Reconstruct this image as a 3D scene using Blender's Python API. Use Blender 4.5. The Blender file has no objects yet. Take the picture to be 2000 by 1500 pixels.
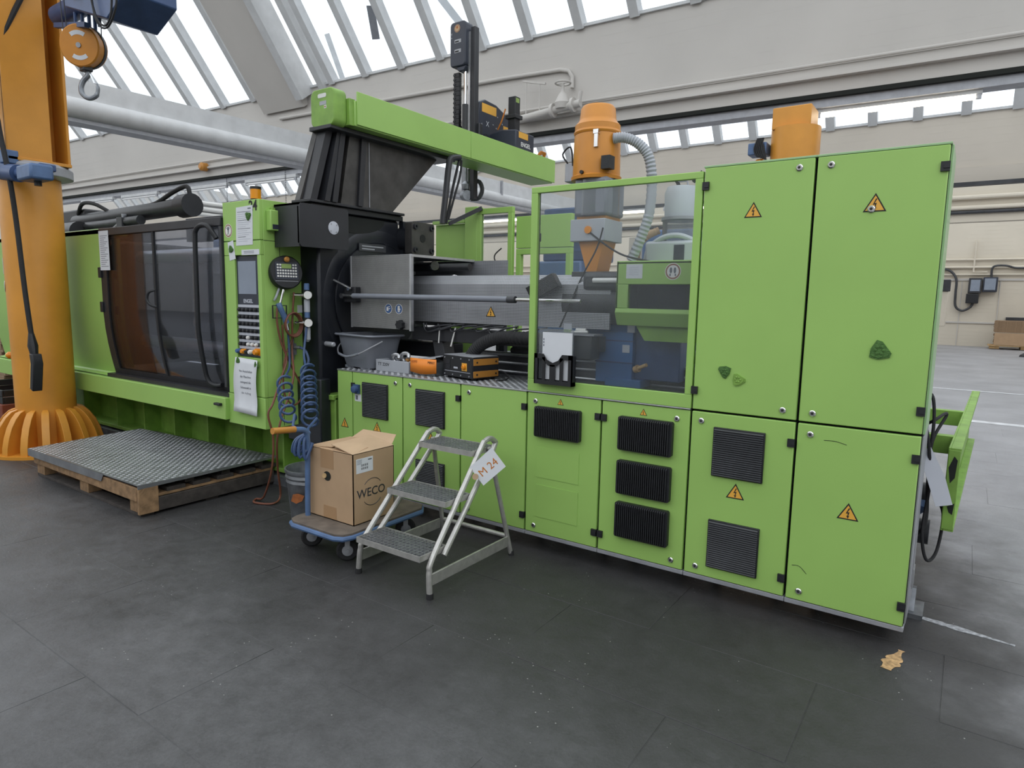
import bpy, bmesh, math, random
from mathutils import Vector, Matrix
random.seed(7)
S = bpy.context.scene
COL = S.collection
PI = math.pi
# ------------------------------------------------------------------ camera
cam_d = bpy.data.cameras.new('camera'); cam = bpy.data.objects.new('camera', cam_d); COL.objects.link(cam)
cam_d.sensor_width = 36.0; cam_d.lens = 22.95; cam_d.clip_end = 300
rt = Vector((0.8201013, 0.5719474, 0.0176068)); up = Vector((-0.0889671, 0.0970517, 0.9912950)); fw = Vector((-0.5652599, 0.8145288, -0.1304767))
M3 = Matrix((rt, up, -fw)).transposed()
cam.matrix_world = Matrix.Translation((0.1208, -3.39, 1.605)) @ M3.to_4x4()
S.camera = cam
# ------------------------------------------------------------------ world and exposure
W = bpy.data.worlds.new('overcast_sky'); S.world = W; W.use_nodes = True
bg = W.node_tree.nodes['Background']; bg.inputs[0].default_value = (0.92, 0.965, 1.0, 1); bg.inputs[1].default_value = 1.62
S.view_settings.view_transform = 'Standard'; S.view_settings.look = 'None'
S.view_settings.gamma = 1.0; S.view_settings.use_curve_mapping = False; S.view_settings.exposure = 0.0
S.cycles.max_bounces = 8; S.cycles.diffuse_bounces = 4; S.cycles.glossy_bounces = 4; S.cycles.transparent_max_bounces = 16
S.cycles.caustics_reflective = False; S.cycles.caustics_refractive = False
# ------------------------------------------------------------------ materials
MATS = {}
def pm(name, col, rough=0.5, metal=0.0, var=0.08, scale=4.0, bump=0.0, bscale=80.0, spec=0.5, emit=None, estr=0.0):
    m = bpy.data.materials.new(name); m.use_nodes = True; nt = m.node_tree; N = nt.nodes; L = nt.links
    b = N['Principled BSDF']
    b.inputs['Roughness'].default_value = rough; b.inputs['Metallic'].default_value = metal
    b.inputs['Specular IOR Level'].default_value = spec
    tc = N.new('ShaderNodeTexCoord')
    nz = N.new('ShaderNodeTexNoise'); nz.inputs['Scale'].default_value = scale; nz.inputs['Detail'].default_value = 4
    L.new(tc.outputs['Object'], nz.inputs['Vector'])
    r = N.new('ShaderNodeMapRange'); r.inputs[1].default_value = .25; r.inputs[2].default_value = .75
    r.inputs[3].default_value = 1 - var; r.inputs[4].default_value = 1 + var
    L.new(nz.outputs['Fac'], r.inputs[0])
    mx = N.new('ShaderNodeMix'); mx.data_type = 'RGBA'; mx.blend_type = 'MULTIPLY'; mx.inputs[0].default_value = 1.0
    mx.inputs[6].default_value = (*col, 1); L.new(r.outputs[0], mx.inputs[7]); L.new(mx.outputs[2], b.inputs['Base Color'])
    if bump > 0:
        n2 = N.new('ShaderNodeTexNoise'); n2.inputs['Scale'].default_value = bscale; n2.inputs['Detail'].default_value = 3
        L.new(tc.outputs['Object'], n2.inputs['Vector'])
        bp = N.new('ShaderNodeBump'); bp.inputs['Strength'].default_value = bump; bp.inputs['Distance'].default_value = .01
        L.new(n2.outputs['Fac'], bp.inputs['Height']); L.new(bp.outputs[0], b.inputs['Normal'])
    if emit:
        b.inputs['Emission Color'].default_value = (*emit, 1); b.inputs['Emission Strength'].default_value = estr
    MATS[name] = m
    return m
def mnode(nt, op, a=None, b=None, c=None):
    n = nt.nodes.new('ShaderNodeMath'); n.operation = op
    for i, v in enumerate((a, b, c)):
        if v is None: continue
        if isinstance(v, (int, float)): n.inputs[i].default_value = v
        else: nt.links.new(v, n.inputs[i])
    return n.outputs[0]
green = pm('lime_green_paint', (0.335, 0.555, 0.140), .42, 0, .045, 2.0, .03, 300)
green_d = pm('scuffed_green_paint', (0.215, 0.385, 0.07), .5, 0, .22, 9, .05, 200)
green_p = pm('pale_green_paint', (0.33, 0.52, 0.27), .35, 0, .05, 3)
green_lid = pm('moss_green_rubber', (0.07, 0.17, 0.035), .7, 0, .25, 60, .5, 200)
black = pm('black_paint', (0.022, 0.023, 0.028), .42, 0, .25, 5, .04, 90)
blackm = pm('black_plastic', (0.014, 0.015, 0.018), .5, 0, .2, 20)
rubber = pm('black_rubber', (0.018, 0.018, 0.02), .75, 0, .2, 30)
darkgrey = pm('dark_grey_steel', (0.05, 0.052, 0.058), .45, .2, .3, 6, .05, 60)
gap = pm('dark_seam', (0.012, 0.014, 0.012), .9, 0, .1)
frame_grey = pm('grey_frame_steel', (0.36, 0.37, 0.40), .45, .3, .12, 12)
silver = pm('brushed_aluminium', (0.56, 0.57, 0.59), .35, .85, .1, 25)
alu_tube = pm('dull_aluminium_tube', (0.5, 0.49, 0.47), .42, .6, .15, 25)
chrome = pm('chrome', (0.72, 0.72, 0.72), .15, 1, .04)
galv = pm('galvanised_zinc', (0.27, 0.285, 0.31), .42, .75, .35, 14)
slate = pm('slate_screen_housing', (0.03, 0.036, 0.055), .45, 0, .1, 10)
screen = pm('idle_screen_glass', (0.26, 0.30, 0.37), .12, 0, .08, 5)
labelgrey = pm('grey_label_strip', (0.52, 0.54, 0.6), .6, 0, .05)
paper = pm('white_paper', (0.70, 0.72, 0.76), .8, 0, .03, 10)
ink = pm('grey_ink', (0.16, 0.17, 0.2), .8, 0, .1)
inkb = pm('black_ink', (0.015, 0.015, 0.015), .7, 0, .05)
white_p = pm('white_paint', (0.74, 0.74, 0.72), .6, 0, .05, 3)
orange = pm('crane_orange_paint', (0.66, 0.285, 0.035), .42, 0, .12, 3, .05, 60)
orange_l = pm('loader_orange_paint', (0.62, 0.245, 0.03), .38, 0, .1, 6)
amber = pm('amber_lens', (0.75, 0.26, 0.01), .25, 0, .05)
yellow = pm('warning_yellow', (0.80, 0.42, 0.06), .5, 0, .05)
brownorange = pm('brown_orange_panel', (0.5, 0.22, 0.04), .45, 0, .1)
redbrown = pm('red_brown_crate', (0.20, 0.05, 0.025), .6, 0, .25, 6)
cardb = pm('cardboard', (0.47, 0.315, 0.19), .8, 0, .07, 6, .03, 200)
cardb_i = pm('cardboard_inner', (0.50, 0.35, 0.22), .85, 0, .1, 5)
cardb_e = pm('stacked_cardboard_edges', (0.30, 0.20, 0.12), .85, 0, .3, 30)
tape = pm('brown_packing_tape', (0.40, 0.245, 0.13), .35, 0, .05)
bluepaint = pm('blue_steel_paint', (0.085, 0.15, 0.29), .45, 0, .2, 10)
bluedark = pm('dark_blue_paint', (0.045, 0.085, 0.20), .45, 0, .2, 8)
bluehose = pm('blue_hose', (0.045, 0.085, 0.19), .4, 0, .1, 10)
bluebin = pm('blue_steel_cover', (0.05, 0.15, 0.36), .45, 0, .15, 8)
redhose = pm('rust_red_cable', (0.17, 0.06, 0.035), .5, 0, .15, 10)
greyplas = pm('grey_plastic', (0.20, 0.215, 0.25), .5, 0, .07, 8)
lightplas = pm('light_grey_plastic', (0.40, 0.42, 0.46), .5, 0, .06, 8)
orangelab = pm('bright_orange_label', (0.90, 0.27, 0.03), .5, 0, .08)
wood = pm('weathered_pallet_wood', (0.27, 0.165, 0.085), .85, 0, .4, 18, .3, 60)
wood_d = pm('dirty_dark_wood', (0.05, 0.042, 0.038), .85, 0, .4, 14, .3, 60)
wood_l = pm('light_wood', (0.5, 0.33, 0.16), .8, 0, .2, 12)
trolley_w = pm('dirty_plywood_deck', (0.13, 0.105, 0.085), .8, 0, .35, 12, .1, 80)
concrete = pm('painted_concrete', (0.56, 0.535, 0.505), .75, 0, .05, 1.2)
roofwhite = pm('white_roof_steel', (0.60, 0.61, 0.62), .6, 0, .1, 5)
rust = pm('rust_orange_paint', (0.40, 0.13, 0.04), .7, 0, .3, 30)
pale_grey = pm('pale_grey_enamel', (0.52, 0.56, 0.60), .4, 0, .06)
platen_m = pm('black_cast_iron', (0.016, 0.018, 0.024), .33, .1, .3, 4, .03, 50)
worn_m = pm('worn_black_plate', (0.055, 0.052, 0.05), .4, .1, .45, 7, .05, 40)
tube_lit = pm('lit_fluorescent_tube', (1, 1, 1), .5, 0, 0, 4, 0, 80, .5, (1.0, .88, .66), 9.0)
tube_off = pm('white_tube_glass', (0.8, 0.8, 0.8), .2, 0, .02)
signwhite = pm('sign_white', (0.78, 0.77, 0.75), .5, 0, .02)
signbrown = pm('sign_ring_brown', (0.30, 0.15, 0.09), .5, 0, .05)
signblue = pm('mandatory_sign_blue', (0.05, 0.12, 0.30), .5, 0, .05)
copper = pm('m24_orange_print', (0.52, 0.17, 0.02), .6, 0, .05)
lcd = pm('lcd_green', (0.27, 0.40, 0.10), .3, 0, .03)
linewhite = pm('worn_white_floor_paint', (0.55, 0.56, 0.58), .6, 0, .25, 9)
scuffpaint = pm('scuffed_pale_paint', (0.34, 0.35, 0.37), .7, 0, .65, 45)
lineorange = pm('worn_orange_floor_paint', (0.46, 0.29, 0.14), .7, 0, .6, 40)

def glass(name, tint, refl=.0, milky=0.0, rough=.03, mcol=(.8, .85, .9), frw=.9):
    m = bpy.data.materials.new(name); m.use_nodes = True; nt = m.node_tree; N = nt.nodes; L = nt.links
    N.remove(N['Principled BSDF']); out = N['Material Output']
    tr = N.new('ShaderNodeBsdfTransparent'); tr.inputs[0].default_value = (*tint, 1)
    gl = N.new('ShaderNodeBsdfGlossy'); gl.inputs['Roughness'].default_value = rough
    fr = N.new('ShaderNodeFresnel'); fr.inputs[0].default_value = 1.35
    mu = mnode(nt, 'MULTIPLY_ADD', fr.outputs[0], frw, refl)
    last = tr.outputs[0]
    if milky > 0:
        df = N.new('ShaderNodeBsdfTranslucent'); df.inputs[0].default_value = (*mcol, 1)
        d2 = N.new('ShaderNodeBsdfDiffuse'); d2.inputs[0].default_value = (*mcol, 1)
        ad = N.new('ShaderNodeMixShader'); L.new(df.outputs[0], ad.inputs[1]); L.new(d2.outputs[0], ad.inputs[2])
        m0 = N.new('ShaderNodeMixShader'); m0.inputs[0].default_value = milky
        L.new(last, m0.inputs[1]); L.new(ad.outputs[0], m0.inputs[2]); last = m0.outputs[0]
    mix = N.new('ShaderNodeMixShader'); L.new(mu, mix.inputs[0]); L.new(last, mix.inputs[1]); L.new(gl.outputs[0], mix.inputs[2])
    L.new(mix.outputs[0], out.inputs[0]); MATS[name] = m
    return m
plexi = glass('clear_plexiglass', (.96, .97, .975), .0, .065, frw=.7)
smoke = glass('scratched_guard_plexiglass', (.76, .78, .84), .0, .03, frw=.4)
brown_pane = glass('brown_tinted_plexiglass', (.56, .40, .30), .0, .03, frw=.4)
skyglass = glass('wired_skylight_glass', (.97, .985, 1.0), .0, .03, frw=.15)
clearplas = glass('clear_plastic_bin', (.80, .82, .84), .04, .22)
foil = glass('plastic_foil', (.7, .73, .78), .10, .18, .25)

def floor_mat():
    m = bpy.data.materials.new('dark_industrial_floor'); m.use_nodes = True; nt = m.node_tree; N = nt.nodes; L = nt.links
    b = N['Principled BSDF']; g = N.new('ShaderNodeNewGeometry')
    def noise(sc, det, rough=.6):
        n = N.new('ShaderNodeTexNoise'); n.inputs['Scale'].default_value = sc; n.inputs['Detail'].default_value = det
        n.inputs['Roughness'].default_value = rough; L.new(g.outputs['Position'], n.inputs['Vector']); return n.outputs['Fac']
    n1 = noise(.9, 6); n2 = noise(9, 10, .78); n3 = noise(70, 4, .7)
    v = mnode(nt, 'ADD', mnode(nt, 'MULTIPLY', n1, .42), mnode(nt, 'ADD', mnode(nt, 'MULTIPLY', n2, .40), mnode(nt, 'MULTIPLY', n3, .18)))
    cr = N.new('ShaderNodeValToRGB'); L.new(v, cr.inputs[0])
    e = cr.color_ramp.elements; e[0].position = .36; e[0].color = (.040, .040, .041, 1); e[1].position = .63; e[1].color = (.125, .125, .130, 1)
    sp3 = N.new('ShaderNodeSeparateXYZ'); L.new(g.outputs['Position'], sp3.inputs[0])
    def sstep(v_, a_, b_):
        r_ = N.new('ShaderNodeMapRange'); r_.interpolation_type = 'SMOOTHSTEP'; r_.inputs[1].default_value = a_; r_.inputs[2].default_value = b_; L.new(v_, r_.inputs[0]); return r_.outputs[0]
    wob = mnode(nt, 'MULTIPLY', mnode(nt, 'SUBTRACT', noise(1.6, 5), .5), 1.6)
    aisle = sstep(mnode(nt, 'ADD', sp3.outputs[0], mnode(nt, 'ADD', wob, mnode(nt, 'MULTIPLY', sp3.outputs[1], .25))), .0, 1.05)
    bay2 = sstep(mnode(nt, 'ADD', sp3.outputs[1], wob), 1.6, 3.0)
    lit_worn = mnode(nt, 'MAXIMUM', aisle, bay2)  # lighter floor: light from the far windows painted in, over aisle wear
    oily = mnode(nt, 'MULTIPLY', sstep(mnode(nt, 'ADD', sp3.outputs[1], mnode(nt, 'MULTIPLY', wob, .8)), -2.2, -.9), mnode(nt, 'SUBTRACT', 1, lit_worn))  # darker floor: the machine's shade painted in together with oily dirt
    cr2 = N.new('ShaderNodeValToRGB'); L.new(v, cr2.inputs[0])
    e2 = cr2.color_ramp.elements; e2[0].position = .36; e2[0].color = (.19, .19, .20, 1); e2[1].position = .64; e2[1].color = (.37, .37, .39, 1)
    m1 = N.new('ShaderNodeMix'); m1.data_type = 'RGBA'; L.new(lit_worn, m1.inputs[0]); L.new(cr.outputs[0], m1.inputs[6]); L.new(cr2.outputs[0], m1.inputs[7])
    m2 = N.new('ShaderNodeMix'); m2.data_type = 'RGBA'; L.new(mnode(nt, 'MULTIPLY', oily, .72), m2.inputs[0]); L.new(m1.outputs[2], m2.inputs[6]); m2.inputs[7].default_value = (.022, .021, .021, 1)  # oily: the machine's shade painted in together with oily dirt
    # pale specks of grit
    vo = N.new('ShaderNodeTexVoronoi'); vo.inputs['Scale'].default_value = 26; L.new(g.outputs['Position'], vo.inputs['Vector'])
    sp = mnode(nt, 'MULTIPLY', mnode(nt, 'LESS_THAN', vo.outputs['Distance'], .075), mnode(nt, 'GREATER_THAN', noise(2.3, 3), .55))
    mx = N.new('ShaderNodeMix'); mx.data_type = 'RGBA'; L.new(mnode(nt, 'MULTIPLY', sp, .55), mx.inputs[0]); L.new(m2.outputs[2], mx.inputs[6]); mx.inputs[7].default_value = (.5, .5, .48, 1)
    L.new(mx.outputs[2], b.inputs['Base Color'])
    rr = N.new('ShaderNodeMapRange'); rr.inputs[1].default_value = .3; rr.inputs[2].default_value = .7; rr.inputs[3].default_value = .36; rr.inputs[4].default_value = .62
    L.new(n2, rr.inputs[0]); L.new(rr.outputs[0], b.inputs['Roughness']); b.inputs['Specular IOR Level'].default_value = .45
    bp = N.new('ShaderNodeBump'); bp.inputs['Strength'].default_value = .35; bp.inputs['Distance'].default_value = .012
    L.new(mnode(nt, 'ADD', n2, mnode(nt, 'MULTIPLY', n3, .5)), bp.inputs['Height']); L.new(bp.outputs[0], b.inputs['Normal'])
    return m
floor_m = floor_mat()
def board_wall(name, col):
    m = pm(name, col, .75, 0, .05, 1.0); nt = m.node_tree; N = nt.nodes; L = nt.links
    g = N.new('ShaderNodeNewGeometry'); sx = N.new('ShaderNodeSeparateXYZ'); L.new(g.outputs['Position'], sx.inputs[0])
    nz = N.new('ShaderNodeTexNoise'); nz.inputs['Scale'].default_value = .35; L.new(g.outputs['Position'], nz.inputs['Vector'])
    z = mnode(nt, 'ADD', mnode(nt, 'MULTIPLY', sx.outputs[2], 6.5), mnode(nt, 'MULTIPLY', nz.outputs['Fac'], .35))
    fr = mnode(nt, 'FRACT', z)
    ln = mnode(nt, 'LESS_THAN', fr, .07)
    n2 = N.new('ShaderNodeTexNoise'); n2.inputs['Scale'].default_value = 1.1; n2.inputs['Detail'].default_value = 5; L.new(g.outputs['Position'], n2.inputs['Vector'])
    h = mnode(nt, 'MULTIPLY', ln, mnode(nt, 'GREATER_THAN', n2.outputs['Fac'], .47))
    bp = N.new('ShaderNodeBump'); bp.inputs['Strength'].default_value = .5; bp.inputs['Distance'].default_value = .02
    L.new(mnode(nt, 'ADD', h, mnode(nt, 'MULTIPLY', n2.outputs['Fac'], .3)), bp.inputs['Height'])
    L.new(bp.outputs[0], N['Principled BSDF'].inputs['Normal'])
    return m
wall_m = board_wall('board_marked_concrete', (0.54, 0.515, 0.485))
wall_f = board_wall('lamp_tinted_concrete', (0.56, 0.51, 0.44))  # second beam: warm lamp light tinted into its colour
wall_b = board_wall('cream_back_wall', (0.66, 0.60, 0.50))
tread = pm('aluminium_tread_plate', (0.30, 0.31, 0.33), .42, .7, .3, 5)
def perf_mat(name, col, sc, horiz=False):
    m = pm(name, col, .45, .5, .12, 9); nt = m.node_tree; N = nt.nodes; L = nt.links; b = N['Principled BSDF']
    g = N.new('ShaderNodeNewGeometry'); sx = N.new('ShaderNodeSeparateXYZ'); L.new(g.outputs['Position'], sx.inputs[0])
    u = mnode(nt, 'MULTIPLY', mnode(nt, 'ADD', sx.outputs[0], sx.outputs[1]), sc); v = mnode(nt, 'MULTIPLY', sx.outputs[2], sc)
    fx = mnode(nt, 'SUBTRACT', mnode(nt, 'FRACT', u), .5); fy = mnode(nt, 'SUBTRACT', mnode(nt, 'FRACT', v), .5)
    d = mnode(nt, 'SQRT', mnode(nt, 'ADD', mnode(nt, 'MULTIPLY', fx, fx), mnode(nt, 'MULTIPLY', fy, fy)))
    h = mnode(nt, 'LESS_THAN', d, .30)
    src = b.inputs['Base Color'].links[0].from_socket
    mx = N.new('ShaderNodeMix'); mx.data_type = 'RGBA'; L.new(h, mx.inputs[0]); L.new(src, mx.inputs[6]); mx.inputs[7].default_value = (.02, .02, .022, 1)
    L.new(mx.outputs[2], b.inputs['Base Color'])
    L.new(mnode(nt, 'MULTIPLY', mnode(nt, 'SUBTRACT', 1, h), .5), b.inputs['Metallic'])
    return m
tread2 = pm('worn_tread_ridges', (0.42, 0.43, 0.45), .4, .75, .3, 8)
perf = perf_mat('perforated_sheet', (0.42, 0.43, 0.46), 95)
perf_f = perf_mat('fine_perforated_sheet', (0.36, 0.36, 0.36), 190)
# ------------------------------------------------------------------ mesh helpers
class MB:
    def __init__(s): s.v = []; s.f = []; s.mi = []; s.m = 0
    def add(s, vs, fs):
        o = len(s.v); s.v += [tuple(v) for v in vs]; s.f += [[i + o for i in f] for f in fs]; s.mi += [s.m]*len(fs); return s
    def box(s, x0, y0, z0, x1, y1, z1):
        return s.add([(x0,y0,z0),(x1,y0,z0),(x1,y1,z0),(x0,y1,z0),(x0,y0,z1),(x1,y0,z1),(x1,y1,z1),(x0,y1,z1)],
                     [(0,3,2,1),(4,5,6,7),(0,1,5,4),(1,2,6,5),(2,3,7,6),(3,0,4,7)])
    def beam(s, p, q, w, h, upv=(0,0,1)):
        p = Vector(p); q = Vector(q); d = (q - p).normalized(); u = Vector(upv)
        if abs(d.dot(u)) > .99: u = Vector((0, 1, 0))
        a = d.cross(u).normalized()*w/2; b = a.cross(d).normalized()*h/2
        vs = [p-a-b, p+a-b, p+a+b, p-a+b, q-a-b, q+a-b, q+a+b, q-a+b]
        return s.add(vs, [(0,1,2,3),(7,6,5,4),(0,4,5,1),(1,5,6,2),(2,6,7,3),(3,7,4,0)])
    def cyl(s, p, q, r, r2=None, n=16):
        return s.tube([p, q], r, n, r2=r2)
    def tube(s, pts, r, n=8, closed=False, r2=None, caps=True):
        P = [Vector(p) for p in pts]; k = len(P); rings = []; base = len(s.v); vs = []
        t0 = (P[1] - P[0]).normalized(); u = Vector((0,0,1)) if abs(t0.z) < .9 else Vector((1,0,0))
        nrm = (u - t0*u.dot(t0)).normalized()
        for i in range(k):
            if closed: t = (P[(i+1)%k] - P[i-1]).normalized()
            else: t = (P[min(i+1,k-1)] - P[max(i-1,0)]).normalized()
            nrm = (nrm - t*nrm.dot(t))
            nrm = nrm.normalized() if nrm.length > 1e-6 else t.orthogonal().normalized()
            bn = t.cross(nrm); rr = r if r2 is None else r + (r2 - r)*i/(k-1)
            if isinstance(r, (list, tuple)): rr = r[i]
            for j in range(n):
                a = 2*PI*j/n; vs.append(P[i] + nrm*math.cos(a)*rr + bn*math.sin(a)*rr)
        fs = []
        for i in range(k if closed else k-1):
            a = i*n; b = ((i+1)%k)*n
            for j in range(n): fs.append((a+j, a+(j+1)%n, b+(j+1)%n, b+j))
        if caps and not closed: fs.append(tuple(range(n))[::-1]); fs.append(tuple((k-1)*n + j for j in range(n)))
        return s.add(vs, fs)
    def lathe(s, prof, o, n=24, axis=(0,0,1)):
        ax = Vector(axis).normalized(); u = ax.orthogonal().normalized(); w = ax.cross(u); o = Vector(o); vs = []
        for (r, z) in prof:
            for j in range(n):
                a = 2*PI*j/n; vs.append(o + ax*z + (u*math.cos(a) + w*math.sin(a))*max(r, 1e-4))
        fs = []
        for i in range(len(prof)-1):
            for j in range(n): fs.append((i*n+j, i*n+(j+1)%n, (i+1)*n+(j+1)%n, (i+1)*n+j))
        fs.append(tuple(range(n))[::-1]); fs.append(tuple((len(prof)-1)*n+j for j in range(n)))
        return s.add(vs, fs)
    def prism(s, poly, axis, a, b):
        def P(p, t): return {'x': (t, p[0], p[1]), 'y': (p[0], t, p[1]), 'z': (p[0], p[1], t)}[axis]
        n = len(poly); vs = [P(p, a) for p in poly] + [P(p, b) for p in poly]
        fs = [tuple(range(n))[::-1], tuple(range(n, 2*n))] + [(i, (i+1)%n, n+(i+1)%n, n+i) for i in range(n)]
        return s.add(vs, fs)
    def flat(s, poly, O, U, V, t):
        O = Vector(O); U = Vector(U); V = Vector(V); Nn = U.cross(V).normalized(); n = len(poly)
        a = [O + U*p[0] + V*p[1] for p in poly]; b = [p + Nn*t for p in a]
        fs = [tuple(range(n))[::-1], tuple(range(n, 2*n))] + [(i, (i+1)%n, n+(i+1)%n, n+i) for i in range(n)]
        return s.add(a + b, fs)
    def rframe(s, x0, z0, x1, z1, w, y0, y1):
        s.box(x0,y0,z0,x1,y1,z0+w); s.box(x0,y0,z1-w,x1,y1,z1); s.box(x0,y0,z0+w,x0+w,y1,z1-w); s.box(x1-w,y0,z0+w,x1,y1,z1-w); return s
    def map(s, fn): s.v = [tuple(fn(*v)) for v in s.v]; return s
    def mesh(s, name, mats, center=True, angle=35):
        vs = s.v; c = Vector((0,0,0))
        if center:
            lo = [min(v[i] for v in vs) for i in range(3)]; hi = [max(v[i] for v in vs) for i in range(3)]
            c = Vector([(lo[i]+hi[i])/2 for i in range(3)])
        me = bpy.data.meshes.new(name); me.from_pydata([(v[0]-c.x, v[1]-c.y, v[2]-c.z) for v in vs], [], s.f)
        for m in (mats if isinstance(mats, (list, tuple)) else [mats]): me.materials.append(m)
        me.polygons.foreach_set('material_index', s.mi)
        bm = bmesh.new(); bm.from_mesh(me); bmesh.ops.recalc_face_normals(bm, faces=bm.faces); bm.to_mesh(me); bm.free()
        me.shade_smooth(); me.set_sharp_from_angle(angle=math.radians(angle)); me.update()
        return me, c
    def build(s, name, mats, parent=None, bev=0, label=None, cat=None, group=None, kind=None):
        me, c = s.mesh(name, mats); o = bpy.data.objects.new(name, me); COL.objects.link(o)
        o.location = c - wp(parent)
        if parent: o.parent = parent
        if bev:
            b = o.modifiers.new('bevel', 'BEVEL'); b.width = bev; b.segments = 2; b.limit_method = 'ANGLE'; b.angle_limit = math.radians(40)
        if label: o['label'] = label
        if cat: o['category'] = cat
        if group: o['group'] = group
        if kind: o['kind'] = kind
        return o
def wp(o):
    p = Vector((0,0,0))
    while o: p = p + o.location; o = o.parent
    return p
def thing(name, label, cat, loc, group=None):
    o = bpy.data.objects.new(name, None); COL.objects.link(o); o.location = loc; o.empty_display_size = .1
    o['label'] = label; o['category'] = cat
    if group: o['group'] = group
    return o
def inst(me, name, parent, loc, rot=None):
    o = bpy.data.objects.new(name, me); COL.objects.link(o); o.location = Vector(loc) - wp(parent)
    if parent: o.parent = parent
    if rot: o.rotation_euler = rot
    return o
def B(name, mat, parent, x0, y0, z0, x1, y1, z1, bev=0, **k): return MB().box(x0,y0,z0,x1,y1,z1).build(name, mat, parent, bev, **k)
def struct(o): o['kind'] = 'structure'; return o
def smooth(pts, k=6, closed=False):
    P = [Vector(p) for p in pts]; n = len(P); out = []
    for i in range(n if closed else n-1):
        if closed: a, b, c, d = P[i-1], P[i], P[(i+1)%n], P[(i+2)%n]
        else: a, b, c, d = P[max(i-1,0)], P[i], P[i+1], P[min(i+2,n-1)]
        for j in range(k):
            t = j/k; out.append(.5*((2*b) + (c-a)*t + (2*a-5*b+4*c-d)*t*t + (3*b-a-3*c+d)*t**3))
    if not closed: out.append(P[-1])
    return out
def circ(r, n=20, cx=0, cy=0, ry=None): return [(cx + r*math.cos(2*PI*i/n), cy + (ry or r)*math.sin(2*PI*i/n)) for i in range(n)]
def rrect(x0, y0, x1, y1, r, n=4):
    out = []
    for (cx, cy, a0) in ((x1-r, y1-r, 0), (x0+r, y1-r, PI/2), (x0+r, y0+r, PI), (x1-r, y0+r, 1.5*PI)):
        for i in range(n+1):
            a = a0 + PI/2*i/n; out.append((cx + r*math.cos(a), cy + r*math.sin(a)))
    return out
def text(body, size, O, U, V, mat, parent, name='lettering', t=.0008, align='CENTER', bold=0.0):
    cu = bpy.data.curves.new(name, 'FONT'); cu.body = body; cu.size = size; cu.extrude = t/2; cu.align_x = align; cu.align_y = 'CENTER'; cu.offset = bold; cu.resolution_u = 3
    to = bpy.data.objects.new(name, cu); COL.objects.link(to)
    dg = bpy.context.evaluated_depsgraph_get(); me = bpy.data.meshes.new_from_object(to.evaluated_get(dg))
    bpy.data.objects.remove(to); bpy.data.curves.remove(cu)
    U = Vector(U).normalized(); V = Vector(V).normalized(); Nn = U.cross(V)
    me.transform(Matrix((U, V, Nn)).transposed().to_4x4()); me.materials.clear(); me.materials.append(mat); me.name = name
    o = bpy.data.objects.new(name, me); COL.objects.link(o); o.location = Vector(O) + Nn*t/2 - wp(parent); o.parent = parent
    return o
XN, ZN, YN = Vector((1,0,0)), Vector((0,0,1)), Vector((0,1,0))     # front faces: U=+x, V=+z gives normal -y; side faces (+x): U=+y, V=+z
# shared small meshes (facing -y, centred on their back)
def sm(mb, name, mats): return mb.mesh(name, mats, center=False)[0]
lk = MB(); lk.lathe([(0.016,0),(0.016,-.004),(.012,-.008)], (0,0,0), 16, (0,1,0)); lk.m = 1; lk.lathe([(.0065,-.006),(.0065,-.0085)], (0,0,0), 10, (0,1,0))
LOCK = sm(lk, 'lock', [chrome, inkb])
hg = MB().box(-.017,-.012,-.02,.017,.01,.02).box(-.006,-.016,-.008,.017,.01,.008)
HINGE = sm(hg, 'hinge', [blackm])
def warn_mesh(w, bolt=True):
    h = w*.87; m = MB()
    m.flat([(-w/2,-h/3),(w/2,-h/3),(0,h*2/3)], (0,0,0), XN, ZN, .0012)
    m.m = 1; k = .80
    m.flat([(-w/2*k,-h/3*k),(w/2*k,-h/3*k),(0,h*2/3*k)], (0,-.0012,0), XN, ZN, .0006)
    m.m = 0
    q = w/10
    m.flat([(.25*q,3.2*q),(-.95*q,.25*q),(.05*q,.45*q),(-.25*q,-1.0*q),(-.7*q,-.75*q),(.1*q,-2.3*q),(.75*q,-.7*q),(.25*q,-.9*q),(.75*q,1.2*q),(-.2*q,1.0*q),(.85*q,3.1*q)], (0,-.0018,0), XN, ZN, .0005)
    return m
WARN_L = sm(warn_mesh(.094), 'warning_sign', [inkb, yellow]); WARN_M = sm(warn_mesh(.086), 'warning_sign', [inkb, yellow]); WARN_S = sm(warn_mesh(.043), 'warning_sign', [inkb, yellow])
MAGNET = None
# ------------------------------------------------------------------ the building
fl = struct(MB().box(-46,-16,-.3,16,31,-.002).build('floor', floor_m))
slab_me = {}
for k in range(3):
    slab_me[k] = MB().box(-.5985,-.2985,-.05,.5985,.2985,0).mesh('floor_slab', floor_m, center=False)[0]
for r in range(-6, 13):
    y = .1 + .6*r + .3; off = ((r*37) % 11)/11*1.2
    for c in range(-8, 4):
        x = c*1.2 + off
        if x > 3.4 or x < -9.6: continue
        if .3 < y < 1.2 and -8 < x < -.8: continue          # under the machine
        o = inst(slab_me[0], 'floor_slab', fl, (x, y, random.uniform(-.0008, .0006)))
        bv = o.modifiers.new('bevel', 'BEVEL'); bv.width = .0018; bv.segments = 1
def paint(name, poly, mat, z=.0022):
    m = MB(); n = len(poly); m.prism(poly, 'z', z-.001, z); return m.build(name, mat, fl)
paint('floor_line', [(-1,11.8),(9,11.6),(9,11.72),(-1,11.92)], linewhite)
paint('floor_line', [(-1,7.72),(9,7.38),(9,7.58),(-1,7.92)], linewhite)
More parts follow.
